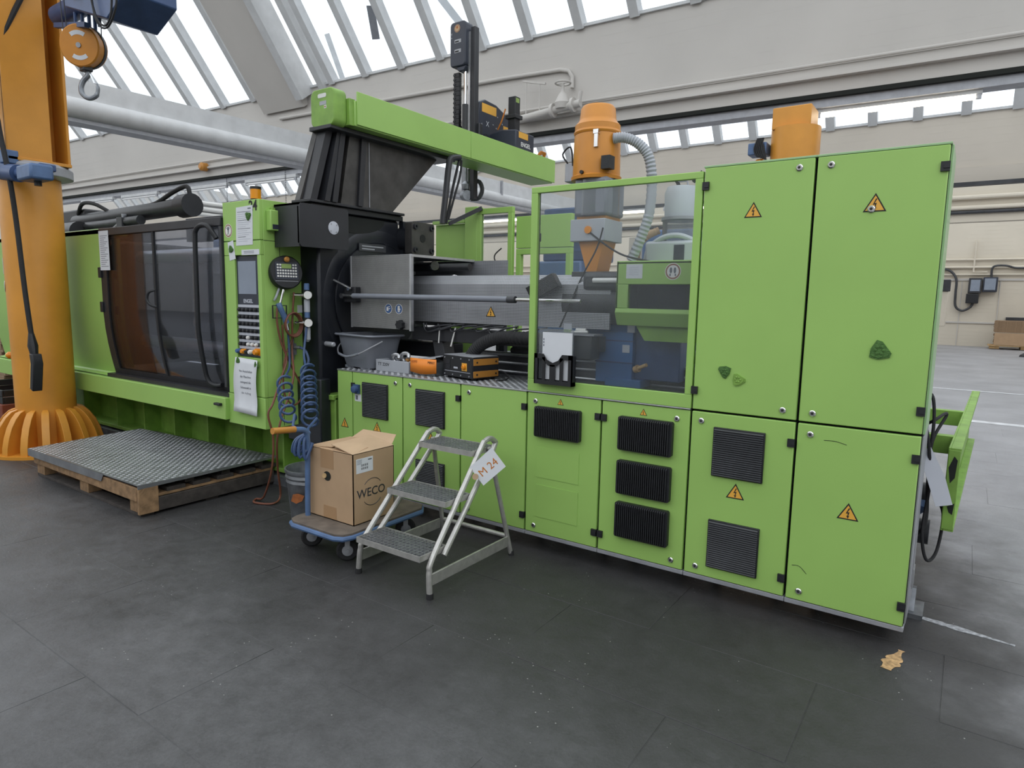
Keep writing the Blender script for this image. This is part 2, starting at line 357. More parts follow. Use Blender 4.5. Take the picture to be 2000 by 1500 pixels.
def blob(x0, y0, x1, y1, w, n=14):
    d = Vector((x1-x0, y1-y0, 0)); L_ = d.length; d.normalize(); q = Vector((-d.y, d.x, 0)); a = []; b = []
    for i in range(n+1):
        t = i/n; c = Vector((x0, y0, 0)) + d*L_*t; ww = w*(.35 + .65*math.sin(PI*min(1, t*1.1+.12)))*random.uniform(.7, 1.2)
        a.append(c + q*ww*.5); b.append(c - q*ww*.5)
    return [(p.x, p.y) for p in a + b[::-1]]
paint('floor_streak', blob(.06,.46,.44,.40,.05,18), scuffpaint)
paint('floor_patch', blob(-.045,-.20,.0,.02,.07), lineorange)
# concrete band (gutter beam) with the slanted skylight on top, and the same again in the bays behind
SH = .05
def shy(x, y, z): return (x, y + SH*x, z)
def idy(x, y, z): return (x, y, z)
def band(name, y, x0, x1, fn, z0=4.12, zs=5.53, mat=wall_m):
    m = MB(); m.box(x0, y, z0+.33, x1, y+.3, zs)
    m.box(x0, y-.05, z0+.02, x1, y+.3, z0+.33)
    return struct(m.map(fn).build(name, mat))
w_mid = band('wall_middle', 5.7, -34, 14, shy)
w_far = band('wall_far', 13.45, -40, 14, idy, mat=wall_f)
w_third = band('wall_distant', 21.2, -40, 14, idy, mat=wall_b)
MB().box(-34,5.66,5.53,14,5.85,5.57).map(shy).build('sill', roofwhite, w_mid)
MB().box(-34,5.56,4.30,14,5.72,4.335).map(shy).build('ledge', concrete, w_mid)
MB().box(-34,5.64,4.085,14,5.98,4.135).map(shy).build('shadow_gap', gap, w_mid)
def glazing(name, y, zs, xs, fn, length, dy=-.6, dz=.8, pitch=.85, hw=.07):
    w = bpy.data.objects.new(name, None); COL.objects.link(w); w['kind'] = 'structure'; w.location = fn(xs[0], y, zs)
    d = Vector((0, dy, dz)); q = Vector((0, dz, -dy))        # q: outward
    def P(x, s, o): 
        v = Vector((x, y, zs)) + d*s + q*o; return v
    # mullion: deep T section; pane between
    def quadbox(x0, x1, s0, s1, o0, o1):
        m = MB(); vs = [P(x0,s0,o0),P(x1,s0,o0),P(x1,s1,o0),P(x0,s1,o0),P(x0,s0,o1),P(x1,s0,o1),P(x1,s1,o1),P(x0,s1,o1)]
        m.add(vs, [(0,3,2,1),(4,5,6,7),(0,1,5,4),(1,2,6,5),(2,3,7,6),(3,0,4,7)]); return m
    mm = None; pp = None
    for x in xs:
        X0 = Vector(fn(x, y, zs)) - Vector((0, y, zs))
        if mm is None:
            m = quadbox(x-hw, x+hw, 0, length, -.09, .07); me, c = m.mesh('mullion', roofwhite); mm = (me, c - Vector((x, y, zs)))
            m = quadbox(x+hw, x+pitch-hw, 0, length, .05, .062); me, c = m.mesh('pane', skyglass); pp = (me, c - Vector((x, y, zs)))
        base = Vector(fn(x, y, zs))
        inst(mm[0], 'mullion', w, base + mm[1])
        sh = SH*pitch/2 if fn is shy else 0
        inst(pp[0], 'pane', w, base + pp[1] + Vector((0, sh, 0)))
    return w
xs = [-10.02 + .852*i for i in range(0, 15)]
g_right = glazing('window_1', 5.72, 5.55, xs, shy, 3.3)
xsl = [-33.3 + 1.0*i for i in range(0, 22)]
g_left = glazing('window_2', 5.72, 5.55, xsl, shy, 3.3, pitch=1.0)
g_far = glazing('window_3', 13.47, 5.55, [-36 + .85*i for i in range(0, 50)], idy, 2.6, hw=.09)
g_dist = glazing('window_4', 21.22, 5.55, [-30 + .85*i for i in range(0, 40)], idy, 1.5)
MB().box(-40,13.40,5.53,14,13.6,5.58).build('sill', roofwhite, w_far)
# concrete rib that parts the two skylights, with its raised edge profile
m = MB(); d = Vector((0,-.6,.8)); q = Vector((0,.8,.6))
def ribbox(x0, x1, s0, s1, o0, o1):
    P = lambda x, s, o: Vector((x, 5.72 + SH*x, 5.45)) + d*s + q*o
    vs = [P(x0,s0,o0),P(x1,s0,o0),P(x1,s1,o0),P(x0,s1,o0),P(x0,s0,o1),P(x1,s0,o1),P(x1,s1,o1),P(x0,s1,o1)]
    return MB().add(vs, [(0,3,2,1),(4,5,6,7),(0,1,5,4),(1,2,6,5),(2,3,7,6),(3,0,4,7)])
rib = struct(ribbox(-11.95, -10.75, -.15, 3.5, -.22, .2).build('trim_1', concrete))
ribbox(-10.80, -10.62, 0, 3.5, -.30, .1).build('edge_profile', roofwhite, rib)
ribbox(-10.35, -10.2, 0, 3.5, -.06, .12).build('edge_profile', roofwhite, rib)
# outside bracing behind the glass, and the patch taped on one pane
m = MB(); m.beam((-8.3,4.9,7.6),(-6.9,5.75,5.62),.03,.12); m.beam((-10.3,5.75,5.6),(-10.55,5.5,6.6),.05,.1)
m.build('brace', roofwhite, g_right)
P = lambda x, s, o: Vector((x, 5.72 + SH*x, 5.55)) + d*s + q*o
m = MB(); m.add([P(-8.78,.52,.05),P(-8.62,.50,.05),P(-8.45,1.0,.05),P(-8.6,1.03,.05),P(-8.78,.52,.06),P(-8.62,.50,.06),P(-8.45,1.0,.06),P(-8.6,1.03,.06)], [(0,3,2,1),(4,5,6,7),(0,1,5,4),(1,2,6,5),(2,3,7,6),(3,0,4,7)])
m.build('tape_patch', frame_grey, g_right)
# hinged vent flap in the left skylight
fr = MB()
for (a, b_, s0, s1) in ((-13.95,-13.85,2.1,3.3),(-13.2,-13.1,2.1,3.3),(-13.95,-13.1,2.0,2.12)):
    vs = [P(a,s0,-.06),P(b_,s0,-.06),P(b_,s1,-.06),P(a,s1,-.06),P(a,s0,.04),P(b_,s0,.04),P(b_,s1,.04),P(a,s1,.04)]
    fr.add(vs, [(0,3,2,1),(4,5,6,7),(0,1,5,4),(1,2,6,5),(2,3,7,6),(3,0,4,7)])
fr.build('vent_flap_frame', slate, g_left)
# ridge cap above the skylights
struct(MB().box(-34,3.55,8.1,14,3.95,8.4).map(shy).build('ceiling', white_p))
# longitudinal beam with ventilation duct under it
bm_ = MB().prism([(-9.74,3.98),(-9.5,3.98),(-9.5,4.28),(-9.74,4.28)], 'y', -3, 13.4).map(lambda x,y,z: (x+.05*y, y, z)).build('trim_2', roofwhite); struct(bm_)
for yy in (5.35, 7.9, 9.2):
    MB().box(-9.76,yy,3.97,-9.46,yy+.05,4.29).map(lambda x,y,z: (x+.05*y, y, z)).build('beam_joint', frame_grey, bm_)
pipe = MB().tube([(-9.62,-3,3.915),(-8.95,13.4,3.915)], .125, 20).build('round_duct', roofwhite, label='white round air duct slung under the white roof beam', cat='duct')
MB().box(-9.78,-3,3.74,-9.5,13.4,3.80).map(lambda x,y,z: (x+.05*y, y, z)).build('duct_tray', frame_grey, pipe)
b2 = MB().prism([(-17.6,3.7),(-17.3,3.7),(-17.3,4.1),(-17.6,4.1)], 'y', 6.2, 13.4).build('trim_3', roofwhite); struct(b2)
for i, (zz, r) in enumerate(((4.02,.05),(3.86,.06),(3.72,.05))):
    MB().tube([(-17.3+r,6.0,zz),(-17.3+r,13.3,zz)], r, 10).build('supply_pipe', white_p, label=['topmost','middle','lowest'][i] + ' of the white pipes running under the roof behind the clamping unit', cat='pipe', group='white supply pipes behind the clamping unit')
# outer walls
wb = struct(MB().box(-46,28.9,0,16,29.2,9).build('wall_back', wall_b))
wf_ = struct(MB().box(-46,-16,0,16,-15.7,6.5).build('wall_front', wall_m))
wr_ = struct(MB().box(15.7,-16,0,16,29,6.5).build('wall_right', wall_m))
wl = struct(MB().box(-46.3,-16,0,-46,29,9).build('wall_left', wall_m))
B('dado_rail', concrete, wb, -46, 28.86, .92, 16, 28.9, .98)
B('dado_rail', concrete, wb, -46, 28.86, 2.62, 16, 28.9, 2.70)
for x in (-.25, 1.0, 2.4): B('wall_joint', concrete, wb, x, 28.875, 0, x+.03, 28.9, 2.6)
# pipes and trays along the concrete bands
def hpipe(name, lab, x0, x1, y, z, r, mat, fn=idy, cat='pipe', group=None):
    n = 12; pts = [fn(x0 + (x1-x0)*i/n, y, z) for i in range(n+1)]
    return MB().tube(pts, r, 10).build(name, mat, label=lab, cat=cat, group=group)
c = hpipe('conduit', 'thin white conduit running along the lower edge of the long concrete beam', -34, 14, 5.62, 4.47, .022, concrete, shy, 'conduit')
pts = [shy(-11.5,5.66,5.07), shy(-6.2,5.66,5.02), shy(-5.2,5.66,4.99), shy(-5.06,5.66,4.95), shy(-5.0,5.66,4.86), shy(-5.0,5.66,4.70)]
MB().tube(pts, .03, 10).build('water_pipe', concrete, label='white bent pipe on the concrete beam beside the robot arm', cat='pipe')
hpipe('wall_pipe', 'upper cream pipe high on the distant wall at right', -20, 14, 21.1, 4.86, .07, wall_b, group='pipes on the distant wall')
hpipe('wall_pipe', 'lower cream pipe high on the distant wall at right', -20, 14, 21.1, 4.55, .07, wall_b, group='pipes on the distant wall')
hpipe('wall_pipe', 'dark pipe under the two cream pipes on the distant wall', -20, 14, 21.08, 4.42, .05, darkgrey)
B('cable_tray', darkgrey, None, -40, 13.2, 4.05, 14, 13.395, 4.12, label='dark cable tray under the second concrete beam at right', cat='cable tray')
for i, (z, r) in enumerate(((3.45,.04),(3.15,.05),(2.86,.035))):
    hpipe('back_wall_pipe', ['top','middle','bottom'][i] + ' thin pipe on the cream back wall above the switch boxes', -30, 16, 28.82, z, r, wall_b, group='thin pipes on the back wall')
MB().tube([(.1,28.8,4.2),(.1,28.8,2.95),(.55,28.8,2.95)], .03, 8).build('down_pipe', wall_b, label='cream pipe dropping down the back wall above the switch boxes', cat='pipe')
# valve on the beam
t = thing('valve', 'white pipe valve with handwheel hanging from the concrete beam', 'valve', shy(-5.1,5.5,4.45))
cx, cy, cz = shy(-5.05,5.45,4.34)
MB().tube([(cx-.75,cy,cz-.03),(cx+.32,cy,cz+.06)], .055, 12).build('pipe_stub', concrete, t)
MB().lathe([(.1,-.02),(.1,.02)], (cx-.14,cy,cz+.02), 14, (1,0,0)).build('flange', concrete, t)
MB().lathe([(.1,-.02),(.1,.02)], (cx+.2,cy,cz+.05), 14, (1,0,0)).build('flange', concrete, t)
MB().lathe([(.1,0),(.12,.08),(.06,.2),(.03,.24),(.02,.36)], (cx+.02,cy,cz+.02), 14).build('valve_body', concrete, t)
MB().tube([(cx+.02+.11*math.cos(a*PI/8), cy+.11*math.sin(a*PI/8), cz+.38) for a in range(16)], .015, 6, closed=True).beam((cx-.09,cy,cz+.38),(cx+.13,cy,cz+.38),.02,.015).build('handwheel', concrete, t)
MB().tube([(cx+.2,cy,cz+.05),(cx+.3,cy,cz+.08),(cx+.32,cy,cz+.22)], .03, 8).build('elbow', concrete, t)
m = MB(); m.tube([(cx-.62,cy,cz+.5),(cx-.62,cy,cz-.05)], .01, 6); m.tube([(cx-.38,cy,cz+.46),(cx-.38,cy,cz)], .01, 6); m.beam((cx-.68,cy,cz+.52),(cx-.28,cy,cz+.42),.03,.03); m.build('hanger', concrete, t)
# fluorescent fittings below the bands
def fitting(lab, x0, x1, y, z, lit, fn=idy, group=None, tray=True):
    a = Vector(fn(x0, y, z)); b = Vector(fn(x1, y, z)); t = thing('fluorescent_fitting', lab, 'lamp', (a+b)/2, group)
    MB().beam(a + Vector((0,0,.05)), b + Vector((0,0,.05)), .10, .06).build('housing', roofwhite, t)
    dd = (b-a).normalized()
    MB().tube([a + dd*.06 + Vector((0,-.03,-.015)), b - dd*.06 + Vector((0,-.03,-.015))], .022 if not lit else .026, 10).build('tube', tube_lit if lit else tube_off, t)
    for p in (a + dd*.03, b - dd*.03):
        MB().beam(p + Vector((0,-.03,.03)), p + Vector((0,-.03,-.035)), .05, .03).build('lamp_holder', frame_grey, t)
    return t
MB().box(-8.6,5.70,3.985,14,5.93,4.084).map(shy).build('lamp_trunking', frame_grey, label='long grey lamp trunking below the concrete beam, right of the robot', cat='trunking')
MB().box(-34,5.70,3.985,-10.4,5.93,4.084).map(shy).build('lamp_trunking', frame_grey, label='grey lamp trunking below the concrete beam above the clamping unit, left of the robot', cat='trunking')
fitting('lit fluorescent lamp under the long concrete beam above the tall green cabinets', -1.66, 0.02, 5.80, 3.92, True, shy)
for i, (a, b) in enumerate(((-19.6,-18.0),(-17.6,-16.0),(-14.9,-13.3),(-12.7,-11.1))):
    fitting(['leftmost','second from left','third from left','fourth from left'][i] + ' unlit fluorescent lamp under the concrete beam above the clamping unit', a, b, 5.72, 3.90, False, shy, 'unlit lamps under the concrete beam')
for i, a in enumerate((-13.0,-10.9,-8.8,-6.7)):
    fitting(['first','second','third','fourth'][i] + ' lit lamp from the left under the second beam seen behind the robot and window', a, a+1.7, 13.28, 3.97, True, idy, 'lit lamps under the second beam')
m = MB().lathe([(.09,0),(.09,.12),(.05,.16)], shy(-13.9,5.6,4.33), 14, (0,-1,0)); m.build('alarm_beacon', brownorange, label='small brown round alarm beacon on the concrete beam', cat='beacon')
for i, (x, z) in enumerate(((-13.3,2.2),(-11.4,2.2))):
    me = MB()
    for k in range(60): me.lathe([(.004,-.008),(.016,0),(.004,.008)], (x, 5.665+SH*x, 4.085-k*.032), 6)
    me.build('pull_chain', darkgrey, label=['left','right'][i] + ' black bead pull chain hanging from the concrete beam above the control post', cat='chain')
# far objects at the right
t = thing('switch_box', 'dark grey double switch box on the cream back wall', 'switch box', (.3,28.8,2.0))
B('box_cover', darkgrey, t, -.02,28.62,2.12,.42,28.86,2.72,.02); B('box_cover', slate, t, .45,28.62,2.17,.92,28.86,2.75,.02); B('breaker_row', blackm, t, -.06,28.62,1.72,.36,28.86,2.1,.02)
B('clear_lid', screen, t, .05,28.60,2.2,.36,28.63,2.65); B('clear_lid', screen, t, .5,28.60,2.25,.86,28.63,2.7)
MB().tube(smooth([(-1.3,28.78,3.1),(-.75,28.78,3.05),(-.45,28.78,2.7),(-.42,28.78,2.1),(-.38,28.78,1.6),(-.15,28.78,1.42),(.1,28.78,1.55),(.2,28.78,1.75)],5), .045, 8).build('wall_cable', darkgrey, label='thick grey cable looping down the back wall to the switch box', cat='cable')
MB().tube(smooth([(.7,28.78,2.75),(.72,28.78,3.15),(1.1,28.78,3.2),(1.5,28.78,3.1),(2.2,28.78,3.15),(3.5,28.78,3.3)],5), .04, 8).build('wall_cable', darkgrey, label='grey cable rising from the switch box and running right along the back wall', cat='cable')
B('socket_strip', darkgrey, None, 1.3,28.78,1.0,1.95,28.9,1.2, .01, label='small dark socket strip low on the back wall', cat='socket')
t = thing('machine_cabinet', 'grey machine terminal just behind the green cabinet by the back wall', 'cabinet', (-.85,24,0))
B('body', wall_b, t, -1.3,23.8,.9,-.55,24.3,2.1,.02); B('head', darkgrey, t, -1.3,23.75,2.1,-.5,24.3,2.5,.02); B('stand', darkgrey, t, -1.2,23.9,0,-.75,24.2,.9,.02)
t = thing('cardboard_pallet', 'stack of flat cardboard on a light wooden pallet by the back wall', 'pallet', (1.9,27.9,0))
for k in range(3): B('block', wood_l, t, .85+k*.95,27.5,.02,1.15+k*.95,28.4,.12)
for k in range(2): B('plank', wood_l, t, .8,27.45+k*.6,.12,3.1,27.9+k*.6,.15)
for k in range(14): B('cardboard_sheet', cardb_e, t, .95+random.uniform(0,.04),27.5,.15+k*.03,2.95+random.uniform(0,.05),28.4,.177+k*.03)
B('carton', cardb, t, .97,27.45,.16,2.95,27.5,.62)
for k in range(14): B('cardboard_sheet', cardb_e, t, .92+random.uniform(0,.05),27.52,.64+k*.032,2.9+random.uniform(0,.1),28.35,.668+k*.032)
t = thing('broom', 'broom with brown stick standing on the floor at the far right', 'broom', (1.75,23.5,0))
MB().cyl((1.72,23.5,.1),(1.98,23.6,1.4),.018).build('stick', wood_l, t); MB().lathe([(.16,0),(.14,.06),(.05,.12)], (1.72,23.5,.0), 12).build('brush', blackm, t)
# ------------------------------------------------------------------ electrical cabinets along the front
XL, X0, X1, X2, X3, X4, X5, X6 = -3.8954, -3.1954, -2.6543, -2.1151, -1.5927, -1.0583, -.5265, 0.0
ZB, ZM, ZT = .120, 1.030, 2.287
def cabinet(lab, x0, x1, z0, z1, depth, locks=(), hinges=(), warns=(), skirt=True, door_x0=None, cat='cabinet', group='lower electrical cabinets'):
    t = thing('electrical_cabinet', lab, cat, ((x0+x1)/2, depth/2, z0), group)
    B('carcass', gap, t, x0+.004, .026, z0, x1-.004, depth, z1-.004)
    d = B('door', green, t, (door_x0 or x0)+.006, 0, z0+.004, x1-.006, .024, z1-.007, .004)
    if door_x0: B('fixed_strip', green, t, x0, 0, z0+.004, door_x0-.004, .024, z1-.007, .003)
    for (x, z) in locks: inst(LOCK, 'lock', d, (x, 0, z))
    for (x, z) in hinges: inst(HINGE, 'hinge', d, (x, 0, z))
    for (x, z, me) in warns: inst(me, 'warning_sign', d, (x, -.0002, z))
    if skirt: B('skirt', frame_grey, t, x0+.001, .004, .096, x1-.001, depth, ZB+.001, .003)
    for x in ((x0 + .1, x1 - .1) if skirt else ()):
        MB().lathe([(.035,0),(.035,.015),(.015,.02),(.015,.1)], (x, depth-.12, 0), 10).build('foot', darkgrey, t)
    return t, d
def louvre(t, x0, z0, x1, z1, n=21):
    v = B('louvre_vent', blackm, t, x0, -.012, z0, x1, .004, z1, .003)
    m = MB(); st = (z1-z0-.012)/n
    for i in range(n):
        z = z0 + .006 + st*i
        m.add([(x0+.006,-.013,z),(x1-.006,-.013,z),(x1-.006,-.020,z+st*.25),(x0+.006,-.020,z+st*.25),(x0+.006,-.013,z+st*.8),(x1-.006,-.013,z+st*.8)],
              [(0,1,3),(1,2,3),(3,2,5,4),(0,3,4),(1,5,2),(0,4,5,1)])
    m.build('louvre_slats', darkgrey, v, kind='stuff')
def heatsink(t, x0, z0, x1, z1, n=24):
    v = MB().prism(rrect(x0, z0, x1, z1, .012), 'y', -.03, .002).build('heat_sink', blackm, t)
    m = MB(); st = (x1-x0-.02)/n
    for i in range(n):
        x = x0 + .01 + st*i; m.prism([(-.03,z0+.004),(-.042,z0+.012),(-.042,z1-.012),(-.03,z1-.004)], 'x', x, x+st*.5)
    m.build('cooling_fins', blackm, v, kind='stuff')
ca, da = cabinet('green cabinet at the left end with one louvre, blue socket and two warning signs', XL, X0, ZB, ZM, .45, [(-3.265,.975)], [(-3.715,.92)], [(-3.82,.605,WARN_M),(-3.46,.615,WARN_M)], door_x0=-3.73)
louvre(ca, -3.61,.69,-3.34,.955)
m = MB(); m.lathe([(.03,0),(.03,-.03),(.026,-.045),(.012,-.05)], (-3.672,0,.895), 14, (0,1,0)); m.box(-3.705,-.018,.862,-3.64,0,.93); m.build('socket_outlet', bluedark, ca)
o = B('rating_label', paper, ca, -3.70,-.0012,.80,-3.63,.0005,.855); B('print', ink, o, -3.69,-.0018,.812,-3.665,-.001,.845)
cb, db = cabinet('green cabinet with two louvre vents standing behind the step ladder', X0, X1, ZB, ZM, .45, [(-3.12,.975)], [(-2.672,.925)], [(-2.92,.605,WARN_M)])
louvre(cb, -3.06,.695,-2.79,.955); louvre(cb, -3.06,.18,-2.79,.445)
cc, dc = cabinet('plain green cabinet with two locks and no vents, right of the step ladder top', X1, X2, ZB, ZM, .45, [(-2.58,.975),(-2.58,.172)], [(-2.133,.928),(-2.133,.222)])
cd, dd = cabinet('green cabinet with a single black heat sink above two blank plates', X2, X3, ZB, ZM, .45, [(-2.05,.972),(-2.045,.17)], [(-1.613,.925),(-1.613,.22)], [(-1.87,.978,WARN_S)])
heatsink(cd, -2.04,.755,-1.72,.945)
for (z0, z1) in ((.49,.685),(.232,.442)): B('blank_plate', green, cd, -2.035,-.0025,z0,-1.73,.002,z1)
ce, de = cabinet('green cabinet with three black heat sinks one above another', X3, X4, ZB, ZM, .45, [(-1.135,.97),(-1.13,.168)], [(-1.572,.925),(-1.572,.22)], [(-1.33,.978,WARN_S)])
for (z0, z1) in ((.755,.95),(.498,.695),(.24,.447)): heatsink(ce, -1.47,z0,-1.148,z1)
cf, df = cabinet('green cabinet with two dark louvre vents and a warning sign between them', X4, X5, ZB, ZM, .45, [(-1.0,.975),(-.99,.17)], [(-.545,.92),(-.545,.22)], [(-.80,.612,WARN_L)])
louvre(cf, -.93,.69,-.668,.952, 22); louvre(cf, -.93,.185,-.665,.45, 22)
cg, dg_ = cabinet('green lower corner cabinet with one warning sign and no vents, at the right end', X5, X6, ZB, ZM, .45, [(-.462,.973),(-.46,.172)], [(-.018,.92),(-.018,.222)], [(-.27,.612,WARN_L)])
for (x0, z0, x1, z1) in ((-.40,.953,-.30,.944),(-.50,.30,-.43,.27)):
    MB().tube(smooth([(x0,-.0006,z0),((x0+x1)/2,-.0006,max(z0,z1)+.002),(x1,-.0006,z1)],4), .0012, 5).build('scratch', gap, cg)
B('end_panel', frame_grey, cg, -.004, .03, ZB+.01, .004, .448, ZM-.01, .002)
m = MB(); m.box(-.002,.2,.25,.007,.26,.52); m.box(-.002,.3,.2,.009,.4,.3); m.build('cover_plate', silver, cg)
MB().box(-.02,.42,0,.06,.62,.025).prism([(.46,.025),(.58,.025),(.58,.12),(.54,.12)], 'x', -.02, .02).build('floor_bracket', galv, cg)
cu, du = cabinet('tall upper green cabinet beside the window, with two magnets on its door', X4, X5, ZM, ZT, .36, [(-.60,2.24),(-.597,1.077)], [(-1.043,2.19),(-1.045,1.137)], [(-.80,2.046,WARN_M)], skirt=False, group='upper electrical cabinets')
cv, dv = cabinet('tall upper green corner cabinet at the right end with one magnet on its door', X5, X6, ZM, ZT, .36, [(-.463,2.24),(-.46,1.077)], [(-.018,2.19),(-.018,1.137)], [(-.27,2.045,WARN_L)], skirt=False, group='upper electrical cabinets')
inst(LOCK, 'lock', dv, (-.283,-.002,2.03))
for c_, x0, x1 in ((cu, X4, X5), (cv, X5, X6)): B('roof_plate', green_p, c_, x0, .0, ZT-.006, x1, .36, ZT+.004, .002)
B('side_panel', green_p, cv, -.005, .026, ZM, .006, .36, ZT-.004, .002)
# window frame with clear pane between the counter and the upper cabinets
t = thing('guard_window', 'large clear guard window in a green frame beside the upper cabinets', 'window', ((X2+X4)/2, .02, ZM))
m = MB(); x0, x1, z0, z1 = X2+.002, X4-.003, ZM+.004, ZT-.02
m.box(x0,0,z0,x1,.03,z0+.075); m.box(x0,0,z1-.035,x1,.03,z1); m.box(x0,0,z0+.075,x0+.045,.03,z1-.035); m.box(x1-.04,0,z0+.075,x1,.03,z1-.035)
m.build('frame', green, t, .003)
B('pane', plexi, t, x0+.045,.016,z0+.075,x1-.04,.02,z1-.035)
B('gasket', rubber, t, x0+.04,.03,z0+.07,x0+.046,.036,z1-.03)
for z in (1.25,1.95): B('clip', blackm, t, x0+.02,.03,z,x0+.05,.045,z+.05,.004)
B('threshold_strip', silver, t, x0,-.006,ZM-.003,x1,.03,ZM+.004,.001)
# black document tray with papers hung on the window
t = thing('document_tray', 'black wall tray with tall slots hung on the guard window, holding papers', 'document tray', (-1.9,-.03,1.09))
yb, yf = -.004, -.05; m = MB(); X = [-2.035,-2.012,-1.978,-1.957,-1.925,-1.887,-1.855,-1.833,-1.797,-1.77]
m.box(X[0],yf,1.09,X[9],yb,1.115)
zt = [1.275,1.275,1.262,1.245,1.205,1.205,1.245,1.265,1.275]
for i in (0,2,4,6,8): m.box(X[i],yf,1.115,X[i+1],yf+.008,[1.275,1.255,1.212,1.255,1.275][i//2])
m.prism([(X[0],1.275),(X[0],1.248),(-1.978,1.245),(-1.935,1.205),(-1.906,1.2),(-1.877,1.205),(-1.833,1.245),(X[9],1.248),(X[9],1.275),(-1.84,1.275),(-1.865,1.24),(-1.906,1.222),(-1.948,1.24),(-1.972,1.275)], 'y', yf, yf+.008)
m.box(X[0],yf,1.09,X[0]+.006,yb,1.27); m.box(X[9]-.006,yf,1.09,X[9],yb,1.27); m.box(X[0],yb-.004,1.09,X[9],yb,1.24)
m.build('tray_shell', blackm, t)
pp = thing('paper_stack', 'white papers in a clear sleeve standing in the black document tray', 'papers', (-1.89,-.02,1.12))
B('sleeve', clearplas, pp, -2.02,-.022,1.12,-1.78,-.018,1.425); B('sheet', paper, pp, -1.99,-.030,1.12,-1.785,-.024,1.405)
for k in range(3): B('print', ink, pp, -1.985,-.0308,1.32+k*.018,-1.978,-.0298,1.332+k*.018)
def treads(parent, x0, y0, x1, y1, z, inside, pitch=.030):
    m = MB(); r = 0; y = y0 + pitch/2
    while y < y1:
        x = x0 + pitch/2; c = 0
        while x < x1:
            if inside(x, y):
                s_ = 1 if (r + c) % 2 else -1; k = .0125*.7071; w = .0032*.7071
                dx, dy, nx, ny = k, k*s_, -w*s_, w
                m.add([(x-dx,y-dy,z),(x+nx,y+ny,z),(x+dx,y+dy,z),(x-nx,y-ny,z),(x-dx*.55,y-dy*.55,z+.0022),(x+dx*.55,y+dy*.55,z+.0022)], [(0,3,4),(3,5,4),(3,2,5),(2,1,5),(1,4,5),(1,0,4)])
            x += pitch; c += 1
        y += pitch; r += 1
    m.build('tread_pattern', tread2, parent, kind='stuff')
# tread plate counter over the low cabinets and the machine bed behind
ct = MB().box(XL, .0, ZM-.002, X2, .60, ZM+.004).build('counter_plate', tread, label='long aluminium tread plate counter on top of the low green cabinets', cat='counter')
treads(ct, XL, .0, X2, .6, ZM+.004, lambda x, y: True)
B('edge_strip', silver, ct, XL, -.004, ZM-.006, X2, .0, ZM+.004, .001)
ct2 = MB().box(X2, .034, ZM-.002, X4, .60, ZM+.004).build('counter_plate', darkgrey, label='dark oily plate behind the guard window under the injection carriage', cat='counter')
# magnets
def magnet(lab, O, U, V, s, ang, mat=green_lid, par=None):
    ca_, sa = math.cos(ang), math.sin(ang); base = [(-.5,-.35),(-.1,-.5),(.45,-.42),(.55,-.2),(.15,.45),(-.1,.55),(-.42,.1)]
    rot = lambda k: [((x*ca_-y*sa)*s*k, (x*sa+y*ca_)*s*k) for x, y in base]
    O = Vector(O); m = MB(); Nn = Vector(U).cross(Vector(V))
    m.flat(rot(1.0), O, U, V, .006); m.flat(rot(.82), O + Nn*.006, U, V, .003)
    for k in range(6):
        a = k*PI/3; c_ = O + Vector(U)*math.cos(a)*s*.2 + Vector(V)*math.sin(a)*s*.2 + Nn*.009
        m.lathe([(s*.1,-.002),(s*.09,.002),(s*.03,.004)], c_, 6, Nn)
    return m.build('magnet', mat, label=lab, cat='magnet', group='green stone shaped magnets')
magnet('dark green magnet low on the upper cabinet door, left of a pair', (-.892,0,1.245), XN, ZN, .062, PI)
magnet('lighter green magnet low on the upper cabinet door, right of a pair', (-.822,0,1.212), XN, ZN, .062, .5, green_d)
magnet('large single green magnet on the corner cabinet door', (-.20,0,1.40), XN, ZN, .085, .1)
# machine end behind the corner cabinet with cables and the bumper
t = thing('machine_rear_end', 'grey rear end of the injection unit with motors behind the corner cabinet', 'machine', (-.3,.9,0))
B('end_plate', frame_grey, t, -.45,.46,.10,-.18,1.5,1.02,.01)
B('control_box', darkgrey, t, -.18,.52,.80,-.04,.75,1.16,.008)
B('top_cover', greyplas, t, -.2,.8,.9,-.02,1.15,1.14,.01)
B('junction_box', blackm, t, -.18,.5,.55,-.03,.66,.88,.01)
for (y, z, r, l) in ((.95,.52,.10,.20),(.72,.62,.045,.16),(.72,.50,.045,.16),(1.0,.3,.09,.22)):
    MB().lathe([(r,0),(r,l*.7),(r*.8,l*.75),(r*.8,l)], (-.18,y,z), 16, (1,0,0)).build('motor', [darkgrey, frame_grey][r < .05], t)
MB().lathe([(.03,0),(.035,.08),(.02,.12)], (-.03,.6,.52), 12, (.3,-.6,.5)).build('hose_fitting', bluepaint, t)
for k, pts in enumerate(([(-.03,.5,1.0),(.0,.42,.98),(.03,.5,.72),(.02,.48,.45),(.05,.5,.3),(.09,.56,.34),(.10,.64,.52),(.05,.7,.6)],
                         [(-.05,.56,1.14),(.0,.5,1.16),(.02,.48,1.06),(.02,.48,.92),(0,.5,.8)],
                         [(-.04,.7,.96),(.02,.56,1.02),(.07,.7,1.04),(.02,.62,.9),(.02,.56,.7),(.03,.5,.5),(-.02,.5,.4)])):
    MB().tube(smooth(pts, 6), .008, 7).build('cable', rubber, t)
tU = Vector((.11,.0,-.28)).normalized(); tN = Vector((.3,-.9,.1)); tN = (tN - tU*tN.dot(tU)).normalized()
m = MB(); m.flat([(0,-.03),(.15,-.035),(.29,-.04),(.30,.035),(.16,.045),(.0,.03)], (-.005,.462,.885), tU, tN.cross(tU), .002)
m.build('hanging_tag', labelgrey, t)
t = thing('bumper_guard', 'scuffed green bumper rail standing off the right end of the machine', 'guard', (.11,.9,.45))
